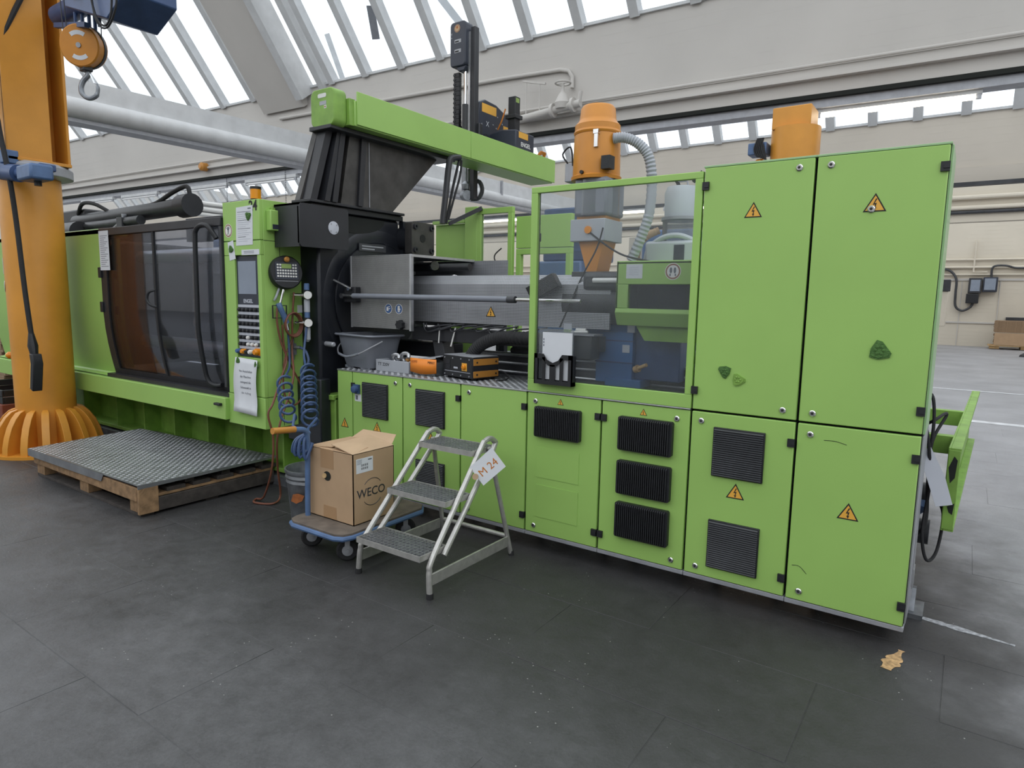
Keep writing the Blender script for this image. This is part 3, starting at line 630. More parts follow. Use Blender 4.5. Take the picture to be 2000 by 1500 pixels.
m = MB(); m.box(.095,.50,.47,.105,3.3,.90); m.box(.105,.50,.875,.15,3.3,.90); m.box(.105,.50,.47,.15,3.3,.495); m.box(.098,.496,.48,.148,.50,.89)
m.map(lambda x,y,z: (x+.036*(y-.5), y, z)).build('channel', green_d, t, .003)
for y in (.85,1.9): B('bracket', green_d, t, -.2,y,.80,.1+.036*(y-.5),y+.06,.90,.003)
MB().flat([(0,.3),(.02,.36),(.035,.34),(.03,.25),(.012,.22)], (.103,.4955,.5), XN, ZN, .001).build('paint_chip', gap, t)
MB().flat([(.01,.10),(.04,.12),(.035,.06),(.02,.07)], (.103,.4955,.5), XN, ZN, .001).build('paint_chip', gap, t)
t = thing('orange_post', 'orange post with a white cable behind the right end of the machine', 'post', (-.25,3.2,0))
MB().box(-.36,3.1,0,-.18,3.3,1.05).box(-.34,3.15,1.05,-.24,3.25,1.55).build('post_body', orange, t, .01)
MB().tube(smooth([(-.24,3.12,1.4),(-.16,3.05,1.3),(-.17,3.05,1.15),(-.26,3.08,1.08)],5), .012, 7).build('cable', white_p, t)
# ------------------------------------------------------------------ clamping unit at the left
def yp(z):
    if z >= 1.40: return -.40
    t = (1.40 - z)/.62; return -.40 + .085*min(1, t)**1.7
zs = [2.19, 2.0, 1.8, 1.6, 1.4, 1.25, 1.1, .98, .88, .80]
def curved(x0, x1, z0, z1, t, off=0.0, flare=False):
    Z_ = sorted([z for z in zs if z0 < z < z1] + [z0, z1], reverse=True)
    outer = [(yp(z) + off, z) for z in Z_]
    if flare: outer += [(yp(.80)-.01+off, .785), (-.40+off, .775)]
    inner = [(y + t, z) for y, z in outer][::-1]
    return MB().prism(outer + inner, 'x', x0, x1)
cu_ = thing('clamping_unit', 'long green clamping unit with smoked guard door at the left end of the machine', 'machine', (-6.5,.4,0))
curved(-9.75, -6.80, .80, 2.19, .03, 0, True).build('side_panel', green, cu_, .004)
MB().box(-9.75,-.40,2.14,-6.8,-.15,2.20).build('top_flange', green_p, cu_, .01)
r_ = B('lower_rail', green, cu_, -9.75,-.44,.585,-4.74,-.22,.765,.006)
B('ledge', black, cu_, -6.84,-.40,.765,-4.74,-.22,.80)
# guard door
dr = curved(-6.815,-6.70,.80,2.20,.05,-.012).build('door_frame', black, cu_)
MB().box(-6.8,-.42,2.125,-4.742,-.37,2.195).build('top_rail', black, cu_, .006)
m = curved(-6.80,-4.742,.795,.85,.06,-.015); m.build('bottom_rail', blackm, cu_)
curved(-6.70,-6.60,.86,2.10,.03,.05).build('edge_profile', green_d, cu_)
for z in (1.76, 1.42): B('latch', blackm, cu_, -6.68,yp(z)+.03,z-.04,-6.63,yp(z)+.06,z+.04,.006)
for z in (1.78, 1.45): B('hinge', blackm, cu_, -6.84,yp(z)-.03,z-.05,-6.79,yp(z)-.01,z+.05,.004)
curved(-6.70,-6.02,.85,2.125,.008,.0).build('pane', brown_pane, cu_)['label'] = 'brown tinted pane'
curved(-6.02,-5.80,.85,2.125,.008,.0).build('pane', smoke, cu_)
curved(-5.80,-4.75,.85,2.125,.008,-.008).build('pane', smoke, cu_)
curved(-5.815,-5.785,.85,2.125,.02,-.016).build('door_seam', rubber, cu_)
MB().tube(smooth([(-5.80,-.41,1.62),(-5.86,-.44,1.60),(-5.88,-.45,1.54),(-5.85,-.44,1.49),(-5.79,-.41,1.47)],4), .012, 7).build('pull_handle', blackm, cu_)
B('edge_trim', darkgrey, cu_, -4.775,-.415,.85,-4.745,-.37,2.125)
hp = [(-4.80,-.42,2.03),(-4.86,-.45,2.12),(-4.94,-.46,2.135),(-5.02,-.46,2.10),(-5.04,-.46,2.0),(-5.05,-.46,1.5)] + [(-5.055, yp(z)-.06, z) for z in (1.3,1.15,1.0,.92)] + [(-5.03,yp(.85)-.06,.86),(-4.97,-.37,.84),(-4.9,-.36,.85)]
MB().tube(smooth(hp, 4), .019, 10).build('bar_handle', blackm, cu_)
# base frame with ribs
B('web', green_d, cu_, -9.4,.12,.13,-4.0,.16,.6)
B('flange', green_d, cu_, -9.4,-.06,.10,-4.0,.2,.135,.003)
for x in (-8.3,-7.5,-6.9,-6.3,-5.7,-5.1,-4.55): B('rib', green_d, cu_, x,-.05,.13,x+.02,.13,.59)
B('foot_channel', galv, cu_, -8.2,-.10,.0,-4.2,.05,.08)
B('rear_base', black, cu_, -9.4,.2,.05,-4.4,1.2,.7)
# interior: platens, tie bars, mould under foil
B('rear_cover', darkgrey, cu_, -9.6,1.28,.7,-4.4,1.34,2.1)
B('bed_tray', darkgrey, cu_, -6.8,-.2,.76,-4.75,1.28,.80)
for y in (.02, 1.05):
    for z in (1.10, 1.95): MB().cyl((-9.0,y,z),(-4.3,y,z),.065,n=16).build('tie_bar', silver, cu_)
B('moving_platen', worn_m, cu_, -7.6,-.12,.85,-6.9,1.2,2.1,.03)
B('rear_carton', cardb, cu_, -6.9,.55,.95,-6.0,.6,2.0)
o = B('inner_panel', pale_grey, cu_, -6.75,.85,1.2,-6.15,.9,2.05)
mo = B('mould_half', darkgrey, cu_, -5.85,.0,1.0,-5.15,.95,1.95,.02)
mo2 = B('mould_half', platen_m, cu_, -5.15,-.02,.95,-4.45,.98,2.0,.02)
for z in (1.92,1.68,1.20):
    MB().rframe(-5.32,z-.05,-4.95,z+.03,.02,-.035,-.015).build('mould_clamp', frame_grey, cu_)
B('blue_hose_block', bluepaint, cu_, -5.9,.2,1.95,-5.35,.6,2.11,.02)
m = MB(); n = 12; vs = []; fs = []
for i in range(n+1):
    for j in range(n+1):
        vs.append((-5.85+.75*i/n, -.03-.03*abs(math.sin(i*1.9+j*.7))-.01*math.sin(j*2.3), 1.25+.7*j/n))
for i in range(n):
    for j in range(n): fs.append((i*(n+1)+j,(i+1)*(n+1)+j,(i+1)*(n+1)+j+1,i*(n+1)+j+1))
m.add(vs, fs); m.build('foil_wrap', foil, cu_)
B('white_label', paper, cu_, -4.66,-.03,1.68,-4.53,-.022,1.86)
# top of the clamping unit: cylinders and hoses
MB().cyl((-8.95,.28,2.43),(-6.55,.28,2.47),.085,n=18).cyl((-6.55,.28,2.47),(-6.36,.28,2.475),.115,n=18).build('hydraulic_cylinder', black, cu_)
MB().cyl((-9.0,.18,2.34),(-7.2,.18,2.36),.05,n=14).build('piston_rod', darkgrey, cu_)
B('valve_block', black, cu_, -9.6,.2,2.2,-8.2,.8,2.42,.02)
B('valve_block', black, cu_, -9.5,.25,2.42,-8.7,.7,2.58,.02)
B('top_plate', darkgrey, cu_, -7.35,.75,2.18,-4.9,.85,2.44,.004)
MB().cyl((-9.0,.1,2.28),(-8.45,.1,2.28),.12,n=18).build('motor', black, cu_)
MB().tube(smooth([(-7.6,.3,2.52),(-7.35,.25,2.50),(-7.0,.25,2.53),(-6.7,.27,2.62),(-6.45,.28,2.66),(-6.4,.28,2.56)],5), .022, 8).build('hydraulic_hose', rubber, cu_)
MB().tube(smooth([(-8.85,.25,2.52),(-8.6,.2,2.62),(-8.3,.2,2.6),(-8.05,.25,2.5)],5), .022, 8).build('hydraulic_hose', rubber, cu_)
m = MB()
for k in range(5): m.tube(smooth([(-7.55,.2-.012*k,2.44),(-7.6+.01*k,.15,2.36),(-7.75,.12,2.28),(-8.0,.1,2.24)],4), .008, 6)
m.build('wire_loom', lightplas, cu_)
MB().box(-7.62,.12,2.2,-7.5,.2,2.40).build('loom_post', darkgrey, cu_, .004)
B('key_switch', blackm, cu_, -4.86,-.47,.70,-4.78,-.44,.72,.004)
paper_o = B('data_sheet', paper, None, -6.79,-.424,1.80,-6.60,-.421,2.17, label='white printed sheet taped to the top left of the smoked guard door', cat='paper')
for k in range(16): B('print_line', ink, paper_o, -6.765,-.4245,2.12-k*.019,-6.62-.03*(k % 3),-.4238,2.125-k*.019)
# fixed platen
fp = thing('fixed_platen', 'black cast iron platen with round bore and bolted tie bar nut beside the post', 'machine', (-4.2,.4,.4))
B('platen_body', platen_m, fp, -4.38,-.04,.42,-4.05,.84,2.25,.02)
B('top_flange', platen_m, fp, -4.42,-.12,2.25,-4.02,.86,2.295,.006)
m = MB(); m.lathe([(.488,0),(.50,.005),(.54,.007),(.585,.005),(.60,0)], (-4.05,.60,1.56), 48, (1,0,0)); m.build('bore_ring', platen_m, fp)
m = MB(); m.lathe([(.485,0),(.48,.012),(.44,.014)], (-4.05,.60,1.56), 40, (1,0,0)); m.build('bore_disc', platen_m, fp)
m = MB(); m.prism([(.32+.34*math.cos(a), 2.235+.13*math.sin(a)) for a in [PI+PI*i/12 for i in range(13)]], 'x', -4.06, -4.044); m.build('scallop', gap, fp)
m = MB(); m.prism([(.70+.12*math.cos(a), 2.23+.2*math.sin(a)) for a in [PI+PI*i/12 for i in range(13)]], 'x', -4.06, -4.046); m.build('scallop', platen_m, fp)
pl = B('type_plate', darkgrey, fp, -4.04,.36,1.97,-4.03,.66,2.03)
for k in range(2): B('raised_print', frame_grey, pl, -4.031,.39,2.005-k*.022,-4.0285,.63-.1*k,2.015-k*.022)
B('rail_foot', platen_m, fp, -4.4,-.1,.42,-3.98,.0,.95,.01)
B('lower_step', green_d, fp, -4.22,.0,.10,-3.93,.25,.80,.006)
B('lower_step', green_d, fp, -4.22,-.02,.78,-3.93,.26,.82,.004)
MB().lathe([(.012,0),(.012,.004)], (-3.93,.14,.68), 10, (1,0,0)).build('hole', gap, fp)
MB().lathe([(.02,0),(.02,.12),(.012,.13)], (-4.05,.02,1.22), 12, (1,-.2,0)).build('spigot', frame_grey, fp)
n_ = MB().prism(rrect(.79,1.965,1.075,2.24,.02), 'x', -3.93, -3.85).build('tie_bar_nut', worn_m, fp)
MB().lathe([(.13,0),(.13,.14)], (-4.06,.93,2.10), 20, (1,0,0)).build('nut_neck', platen_m, fp)
B('nut_block', platen_m, fp, -4.05,.84,1.9,-4.0,1.1,2.25)
MB().lathe([(.034,0),(.034,.003)], (-3.85,.925,2.105), 18, (1,0,0)).build('bore', gap, n_)
for y in (.83,1.035):
    for z in (2.005,2.20): MB().lathe([(.024,0),(.024,.018),(.012,.018),(.012,.008)], (-3.85,y,z), 12, (1,0,0)).build('bolt', black, n_)
cvb = MB().prism(rrect(-.28,1.955,.18,2.27,.025), 'x', -3.975, -3.95).box(-4.25,-.28,1.955,-3.96,-.265,2.27).box(-4.25,-.28,2.255,-3.96,.17,2.27).build('nut_cover', black, fp)
dsk = MB().lathe([(.05,0),(.05,.004),(.047,.005)], (-3.95,.03,2.115), 22, (1,0,0)).build('cover_disc', labelgrey, fp)
for a in range(4): MB().lathe([(.006,0),(.006,.003)], (-3.945,.03+.038*math.cos(a*PI/2+.7),2.115+.038*math.sin(a*PI/2+.7)), 8, (1,0,0)).build('bolt', frame_grey, dsk)
# ------------------------------------------------------------------ operator control post
cp = thing('control_post', 'green operator control post with screen and rows of push buttons', 'control panel', (-4.5,-.2,.56))
xl, xr = -4.735, -4.262
B('post_body', green, cp, xl,-.37,.56,xr,.015,2.30,.003)
B('front_top', green, cp, xl,-.40,2.005,xr,-.37,2.30,.004)
B('front_head', green, cp, xl,-.40,1.895,xr,-.37,2.0,.003)
B('front_left', green, cp, xl,-.40,.81,-4.60,-.37,1.893,.003)
B('front_right', green, cp, -4.305,-.40,.81,xr,-.37,1.893,.003)
B('front_bottom', green, cp, xl-.02,-.40,.56,xr,-.37,.805,.004)
B('front_low', green, cp, -4.6,-.392,.81,-4.305,-.37,1.11,.003)
for (y0, z0, y1, z1) in ((-.37,2.0,.015,2.004),(-.235,.57,-.231,2.0),(-.37,.808,-.235,.812)):
    B('side_seam', gap, cp, xr-.001,y0,z0,xr+.0012,y1,z1)
pn = B('panel_plate', slate, cp, -4.598,-.385,1.115,-4.307,-.37,1.89,.003)
B('screen', screen, pn, -4.575,-.388,1.60,-4.345,-.384,1.85); 
B('bezel_line', darkgrey, pn, -4.598,-.3865,1.875,-4.307,-.3845,1.88)
text('ENGEL', .040, (-4.46,-.3852,1.545), XN, ZN, labelgrey, pn, bold=.0012)
bt = MB(); bt.lathe([(.014,0),(.014,-.012),(.011,-.02),(.004,-.022)], (0,0,0), 12, (0,1,0)); BT = sm(bt, 'button', [blackm]); BTW = sm(bt, 'button', [signwhite])
for i, z in enumerate((1.508,1.452,1.398,1.343,1.290,1.238,1.186)):
    B('label_strip', labelgrey, pn, -4.592,-.388,z-.010,-4.318,-.385,z+.010)
for i, z in enumerate((1.480,1.425,1.371,1.316,1.264,1.212)):
    for k in range(5):
        white_b = (i == 4 and k == 2) or (i == 5 and k >= 2)
        inst(BTW if white_b else BT, 'button', pn, (-4.57+k*.052, -.385, z))
for (x, mt, r) in ((-4.585,signblue,.018),(-4.52,amber,.02),(-4.47,blackm,.014),(-4.42,signwhite,.018)):
    MB().lathe([(r,0),(r,-.03),(r*.7,-.04)], (x,-.385,1.155), 14, (0,1,0)).build('knob', mt, pn)
B('stop_plate', amber, pn, -4.385,-.39,1.13,-4.315,-.384,1.185); MB().lathe([(.024,0),(.024,-.03),(.018,-.04)], (-4.35,-.385,1.158), 14, (0,1,0)).build('knob', amber, pn)
tb = thing('terminal_box', 'small green terminal box with hinges on the side of the control post', 'box', (xr,-.24,2.07))
B('lid', green, tb, xr+.0012,-.345,2.075,xr+.06,-.155,2.225,.006); B('rating_label', slate, tb, xr+.06,-.33,2.085,xr+.0612,-.275,2.12)
for y in (-.31,-.2): B('hinge', green_d, tb, xr+.0012,y,2.222,xr+.03,y+.03,2.245,.003)
# number 24 on the post front, round sign, label strip
text('24', .105, (-4.335,-.4005,2.252), XN, ZN, inkb, cp, bold=.003)
def ring_sign(name, O, U, V, r, parent, ring=signbrown, fill=signwhite):
    m = MB(); O = Vector(O); U = Vector(U); V = Vector(V); Nn = U.cross(V)
    m.flat(circ(r*1.08, 26), O, U, V, .0008); m.m = 1; m.flat(circ(r, 26), O + Nn*.0008, U, V, .0004); m.m = 0; m.flat(circ(r*.8, 26), O + Nn*.0012, U, V, .0004)
    return m.build(name, [fill, ring], parent), O + Nn*.0017
sg, o_ = ring_sign('prohibition_sign', (-4.665,-.4002,2.085), XN, ZN, .048, cp)
m = MB(); m.flat(circ(.009,10,0,.024), o_, XN, ZN, .0004); m.flat([(-.008,.014),(.008,.014),(.006,-.012),(-.006,-.012)], o_, XN, ZN, .0004)
for s_ in (-1,1): m.flat([(0,-.008),(s_*.016,-.03),(s_*.012,-.034),(0,-.016)], o_, XN, ZN, .0004); m.flat([(0,.012),(s_*.02,.026),(s_*.022,.02),(0,.004)], o_, XN, ZN, .0004)
m.build('pictogram', ink, sg)
ls = B('adhesive_label', paper, cp, -4.50,-.4012,1.895,-4.275,-.3998,1.935)
for z in (1.908,1.92): B('print', ink, ls, -4.47,-.4018,z,-4.34,-.4010,z+.004)
# papers held by magnets on the post
pa = thing('form_sheet', 'printed white form held by a green magnet on top of the control post', 'paper', (-4.455,-.403,2.11))
m = MB(); m.flat([(-.115,-.148),(.10,-.145),(.112,.145),(-.10,.138)], (-4.45,-.4012,2.115), XN, ZN, .0012); m.build('sheet', paper, pa)
for k in range(15): 
    w_ = [.17,.14,.1,.16,.12][k % 5]; B('print_line', ink if k % 4 == 0 else labelgrey, pa, -4.535,-.4032,2.215-k*.0155,-4.535+w_,-.4022,2.2185-k*.0155)
B('print_line', ink, pa, -4.40,-.4032,2.234,-4.36,-.4022,2.243)
magnet('green magnet holding the form on top of the control post', (-4.395,-.4025,2.185), XN, ZN, .062, .9)
pb = MB(); pb.flat([(-.03,-.075),(.05,-.062),(.025,.08),(-.05,.065)], (-4.628,-.4014,1.93), XN, ZN, .001); pb.build('note_slip', paper, label='small tilted white slip under a magnet beside the control post screen', cat='paper')
magnet('green magnet on the small tilted slip beside the control post screen', (-4.633,-.4026,1.945), XN, ZN, .055, .3)
pc = thing('notice_sheet', 'white notice with German text hanging over the lower front of the control post', 'paper', (-4.47,-.405,.9))
m = MB(); n = 10; vs = []; fs = []
for j in range(n+1):
    t_ = j/n; z = 1.105 - .43*t_; bow = .014*math.sin(t_*PI) + (.05*max(0, t_-.75)/.25 if t_ > .75 else 0)*.6
    sx = -.018*math.sin(t_*PI*.9)
    for i in range(5): vs.append((-4.615+sx+.29*i/4 + (.02*t_ if i == 4 else 0), -.404-bow-(.008 if i in (0,4) else 0), z - .01*i/4))
for j in range(n):
    for i in range(4): fs.append((j*5+i, j*5+i+1, j*5+6+i, j*5+5+i))
m.add(vs, fs); so = m.build('sheet', paper, pc); sd = so.modifiers.new('thickness', 'SOLIDIFY'); sd.thickness = .001
for k, ln in enumerate(('Vor Ausschalten', 'der Maschine', 'zwingend die', 'Schusszahl in', 'den Auftrag', 'eintragen!!')):
    t_ = (.115+k*.047)/.43; text(ln, .026, (-4.48,-.4065-.014*math.sin(t_*PI),1.105-.105-k*.043), XN, ZN, ink, pc, t=.0004)
magnet('green magnet at the top left of the notice on the control post', (-4.588,-.4065,1.075), XN, ZN, .05, 2.2)
magnet('green magnet at the top right of the notice on the control post', (-4.348,-.4065,1.06), XN, ZN, .05, .2)
# signal lamp
sl = thing('signal_lamp', 'amber and black signal lamp standing on top of the control post', 'lamp', (-4.62,-.18,2.30))
MB().lathe([(.04,0),(.04,.05)], (-4.62,-.18,2.30), 16).build('base', blackm, sl); MB().lathe([(.042,.05),(.042,.125)], (-4.62,-.18,2.30), 18).build('lens', amber, sl); MB().lathe([(.044,.125),(.044,.145)], (-4.62,-.18,2.30), 16).build('cap', blackm, sl)
# round hand terminal on the side of the post
ht = thing('hand_terminal', 'round black robot hand terminal with keypad hung on the control post', 'keypad', (xr+.06,-.2,1.77))
A_ = Vector((1,-.32,.08)).normalized(); U_ = Vector((0,0,1)).cross(A_).normalized(); V_ = A_.cross(U_); O_ = Vector((xr+.005,-.205,1.765))
MB().lathe([(.11,.0),(.128,.02),(.128,.06),(.118,.075),(.0,.076)], O_, 32, A_).build('shell', blackm, ht)
F_ = O_ + A_*.0765
m = MB(); m.flat(rrect(-.088,-.055,.088,.075,.008), F_, U_, V_, .003); fc = m.build('face_plate', slate, ht)
m = MB(); m.flat(rrect(-.04,.028,.035,.062,.003), F_ + A_*.003, U_, V_, .001); m.build('display', lcd, fc)
m = MB()
for r2 in range(5):
    for c2 in range(8):
        if r2 < 2 and 2 <= c2 <= 5: continue
        m.flat(rrect(-.076+c2*.0195,.048-r2*.0215,-.062+c2*.0195,.061-r2*.0215,.003,2), F_ + A_*.003, U_, V_, .003)
m.build('keys', signwhite, fc, kind='stuff')
m = MB(); m.flat([(-.09,-.066),(.085,-.066),(.085,-.0685),(-.09,-.0685)], F_, U_, V_, .001); m.build('trim_line', labelgrey, fc)
MB().lathe([(.02,0),(.022,.02),(.012,.035)], F_ + V_*.095, 12, A_).build('stop_button', brownorange, ht)
MB().tube(smooth([O_-V_*.12+A_*.03+U_*-.05, O_-V_*.19+A_*.03-U_*.08, O_-V_*.21+A_*.02-U_*.09],4), .009, 7).build('cable_gland', lightplas, ht)
# pressure regulators, standing off the side of the post on short pipes
RX, RY = xr+.135, -.095
for i, z in enumerate((1.60, 1.385)):
    t = thing('pressure_regulator', ['upper','lower'][i] + ' pressure regulator with round white gauge on the post edge', 'regulator', (RX,RY,z), 'pressure regulators on the post')
    MB().cyl((xr+.0013,-.14,z),(xr+.06,-.14,z),.012,n=10).cyl((xr+.05,-.142,z),(RX,RY,z),.014,n=10).build('fitting', chrome, t)
    MB().lathe([(.026,-.03),(.026,.035),(.02,.04)], (RX,RY,z), 14).build('body', blackm, t)
    MB().lathe([(.021,.04),(.021,.085),(.016,.09)], (RX,RY,z), 14).build('knob', bluepaint, t)
    MB().lathe([(.02,-.03),(.023,-.05),(.023,-.13),(.008,-.15)], (RX,RY,z), 14).build('bowl', lightplas, t)
    g = MB().lathe([(.034,0),(.034,.02),(.031,.024)], (RX+.022,RY-.008,z), 20, (1,-.75,0)).build('gauge', chrome, t)
    MB().lathe([(.030,.0242),(.0295,.026)], (RX+.022,RY-.008,z), 20, (1,-.75,0)).build('gauge_face', signwhite, g)
B('manual_tag', paper, cp, xr+.001,-.085,1.46,xr+.004,.0,1.52)
tc_ = thing('blow_gun', 'blue air blow gun with a chrome tip hung on the control post side', 'blow gun', (xr+.05,-.28,1.5))
MB().tube([(xr+.05,-.28,1.52),(xr+.06,-.25,1.64)], .008, 8).build('nozzle', chrome, tc_)
MB().tube(smooth([(xr+.05,-.29,1.53),(xr+.06,-.285,1.50),(xr+.06,-.25,1.43),(xr+.065,-.235,1.38)],4), .023, 10).build('grip', bluepaint, tc_)
MB().tube([(xr+.06,-.235,1.38),(xr+.06,-.222,1.33)], .016, 10).build('connector', chrome, tc_)
MB().rframe(-.1,0,.0,.1,.006,0,.006).map(lambda x,y,z: (xr+.05+y, -.22+x*1.3, 1.42+z)).build('hose_hook', blackm, cp)
m = MB(); m.box(xr+.0013,-.17,1.13,xr+.04,-.13,1.22); m.cyl((xr+.04,-.15,1.19),(xr+.09,-.13,1.19),.014,n=10); m.cyl((xr+.02,-.15,1.22),(xr+.02,-.15,1.26),.012,n=10); m.cyl((xr+.02,-.15,1.13),(xr+.02,-.15,1.09),.012,n=10)
m.build('air_manifold', galv, cp)
# hoses
def coil(A, Bp, r, turns, start=None, end=None, n=14):
    A = Vector(A); Bp = Vector(Bp); d = (Bp-A); ax = d.normalized(); u = ax.orthogonal().normalized(); w = ax.cross(u); pts = [Vector(p) for p in (start or [])]
    N_ = int(turns*n)
    for i in range(N_+1):
        a = 2*PI*i/n; pts.append(A + d*i/N_ + (u*math.cos(a) + w*math.sin(a))*r)
    return pts + [Vector(p) for p in (end or [])]
st = smooth([(xr+.06,-.222,1.33),(xr+.06,-.215,1.2),(xr+.08,-.23,1.05),(-4.1,-.32,1.0),(-3.98,-.42,1.0)],5)
MB().tube(coil((-3.88,-.5,.985),(-3.46,-.78,.80),.048,5,st,[(-3.36,-.82,.77),(-3.3,-.80,.74)]), .009, 8).build('coiled_air_hose', bluehose, label='blue coiled air hose running from the blow gun to the cart handle', cat='hose')
st = smooth([(RX+.01,RY,1.46),(-4.11,-.125,1.30),(-4.08,-.17,1.15),(-4.0,-.22,1.07)],5)
MB().tube(coil((-3.97,-.22,1.04),(-3.42,-.64,.76),.052,8,st,[(-3.34,-.72,.74),(-3.24,-.79,.72)]), .009, 8).build('coiled_air_hose', bluehose, label='tightly coiled blue air hose running from the gauges down to the cart', cat='hose')
MB().tube(smooth([(xr+.09,-.13,1.19),(-4.12,-.12,1.16),(-4.08,-.13,1.08),(-4.1,-.17,1.0),(-4.05,-.2,.97),(-3.95,-.24,.99)],5), .010, 8).build('air_hose', bluehose, label='short blue air hose from the manifold into the coil', cat='hose')
m = MB()
for k in range(6):
    a = k*.5; m.tube(smooth([(-3.22,-.80,.745),(-3.24-.05*math.cos(a),-.83-.05*math.sin(a),.70),(-3.24-.07*math.cos(a),-.83-.06*math.sin(a),.64-.01*k),(-3.21-.02*math.cos(a),-.80,.68)],5), .010, 7)
m.build('hose_bundle', bluehose, label='bundle of blue hose loops hanging on the cart handle', cat='hose')
pts = [(xr+.05,-.30,1.52),(xr+.05,-.31,1.4),(xr+.05,-.28,1.24),(xr+.06,-.24,1.1),(xr+.1,-.33,.95),(-4.05,-.48,.80),(-4.04,-.53,.72),(-4.03,-.5,.55),(-4.06,-.5,.3),(-4.2,-.48,.06),(-4.33,-.46,.012),(-4.26,-.52,.011),(-4.13,-.45,.011),(-4.16,-.36,.05),(-4.1,-.42,.3),(-4.02,-.46,.6),(-4.05,-.30,.95),(xr+.05,-.18,1.15),(xr+.05,-.17,1.4),(xr+.05,-.15,1.62)]
MB().tube(smooth(pts, 6), .008, 7).build('red_cable', redhose, label='long rust red cable hanging from the hand terminal to a loop on the floor', cat='cable')
m = MB()
for k in range(3):
    c0 = Vector((xr+.07, -.185, 1.37)); m.tube([c0 + Vector((.012*k, (.07+.004*k)*math.cos(a*PI/12), (.085+.004*k)*math.sin(a*PI/12))) for a in range(24)], .007, 6, closed=True)
m.build('cable_coil', redhose, label='coiled rust red cable hung on the hook below the hand terminal', cat='cable')
MB().tube(smooth([(xr+.06,-.27,1.37),(xr+.05,-.24,1.15),(xr+.06,-.12,.9),(xr+.06,-.1,.8),(xr+.08,-.2,.74),(xr+.06,-.27,.85),(xr+.05,-.25,1.1),(xr+.05,-.15,1.3)],6), .007, 7).build('dark_cable', redhose, label='second red cable with a slack loop low on the post side', cat='cable')
# ------------------------------------------------------------------ injection unit
iu = thing('injection_unit', 'injection barrel under perforated grey guards running from the black platen to the green hood', 'machine', (-2.4,.6,1.0))
B('bed_beam', black, iu, -3.95,.62,.70,-.5,1.25,1.0,.01)
for (y0, z0, y1, z1, mt) in ((.60,1.0,.66,1.20,darkgrey),(1.10,1.0,1.25,1.22,darkgrey)): B('rail_bed', mt, iu, -3.0,y0,z0,-.5,y1,z1,.003)
for z in (1.185, 1.125, 1.06): MB().cyl((-3.0,.595,z),(-.5,.595,z),.011,n=8).build('guide_rail', silver, iu)
MB().cyl((-3.0,1.10,1.24),(-.5,1.10,1.24),.02,n=10).build('guide_rail', silver, iu)
B('drip_plate', tread, iu, -3.95,.605,1.0,-3.0,1.25,1.03)
B('sheet_metal_bed', frame_grey, iu, -3.0,.66,1.15,-.5,1.1,1.17)
ng = MB().box(-3.955,.2,1.355,-3.312,.204,1.91).build('nozzle_guard', perf_f, iu)
B('guard_flange', silver, ng, -3.314,.196,1.345,-3.296,.225,1.915,.001); B('guard_flange', silver, ng, -3.958,.197,1.35,-3.945,.21,1.912,.001)
MB().box(-3.955,.2,1.908,-3.30,.95,1.914).box(-3.3,.2,1.895,-3.29,.95,1.914).build('guard_top', silver, ng)
B('guard_rear', perf, ng, -3.955,.946,1.355,-2.95,.95,1.905); 
for k, (x, r) in enumerate(((-3.535,.038),(-3.425,.038))):
    m = MB(); O = Vector((x,.1998,1.508)); m.flat(circ(r,24), O, XN, ZN, .0006); m.m = 1; m.flat(circ(r*.9,24), O + Vector((0,-.0006,0)), XN, ZN, .0004); m.m = 0
    o2 = O + Vector((0,-.001,0))
    if k:
        m.flat([(-.010,-.024),(.010,-.024),(.010,-.014),(.020,.0),(.014,.004),(.010,-.002),(.010,.024),(-.010,.024),(-.012,-.005)], o2, XN, ZN, .0004)
        m.m = 1; m.flat([(-.012,-.016),(.012,-.016),(.012,-.013),(-.012,-.013)], o2 + Vector((0,-.0004,0)), XN, ZN, .0003)
    else:
        m.flat([(-.02,-.016),(.0,-.018),(.0,.012),(-.02,.012)], o2, XN, ZN, .0004); m.flat([(.004,-.006),(.02,.0),(.02,.006),(.004,.002)], o2, XN, ZN, .0004)
        m.flat([(-.014,.016),(.014,.02),(.018,.012),(.004,.014)], o2, XN, ZN, .0004)
    m.build('mandatory_sign', [signwhite, signblue], ng)
m = MB(); m.prism([(-3.395+(.038 if i % 2 else .030)*math.cos(i*PI/7), 1.39+(.038 if i % 2 else .030)*math.sin(i*PI/7)) for i in range(14)], 'y', .165, .198); m.build('star_knob', blackm, ng)
gd = MB().prism([(.38,1.415),(.38,1.70),(.43,1.765),(.72,1.765),(.76,1.70),(.76,1.415),(.74,1.415),(.74,1.69),(.70,1.745),(.45,1.745),(.40,1.69),(.40,1.415)], 'x', -3.52, -1.75).build('barrel_guard', perf, iu)
inst(WARN_M, 'warning_sign', gd, (-2.69,.379,1.495))
MB().cyl((-3.6,.57,1.6),(-1.75,.57,1.6),.13,n=20).build('barrel', darkgrey, iu)
rd = MB().cyl((-3.84,.12,1.60),(-2.33,.12,1.595),.020,n=14).build('traverse_cylinder', greyplas, iu)
MB().cyl((-2.33,.12,1.595),(-1.82,.12,1.593),.011,n=10).build('piston_rod', chrome, rd); MB().cyl((-2.36,.12,1.595),(-2.30,.12,1.595),.023,n=14).build('end_cap', darkgrey, rd)
MB().cyl((-3.96,.12,1.6),(-3.84,.12,1.6),.013,n=10).lathe([(.022,0),(.022,.02)], (-3.97,.11,1.6), 10, (0,1,0)).build('clevis', chrome, rd)
B('bracket', blackm, iu, -3.97,.14,1.55,-3.84,.2,1.67,.006)
MB().tube([(-4.04,.1,1.72),(-3.88,.12,1.66)], .010, 8).lathe([(.016,0),(.016,.02)], (-3.89,.11,1.655), 10, (0,1,0)).build('lever', chrome, iu)
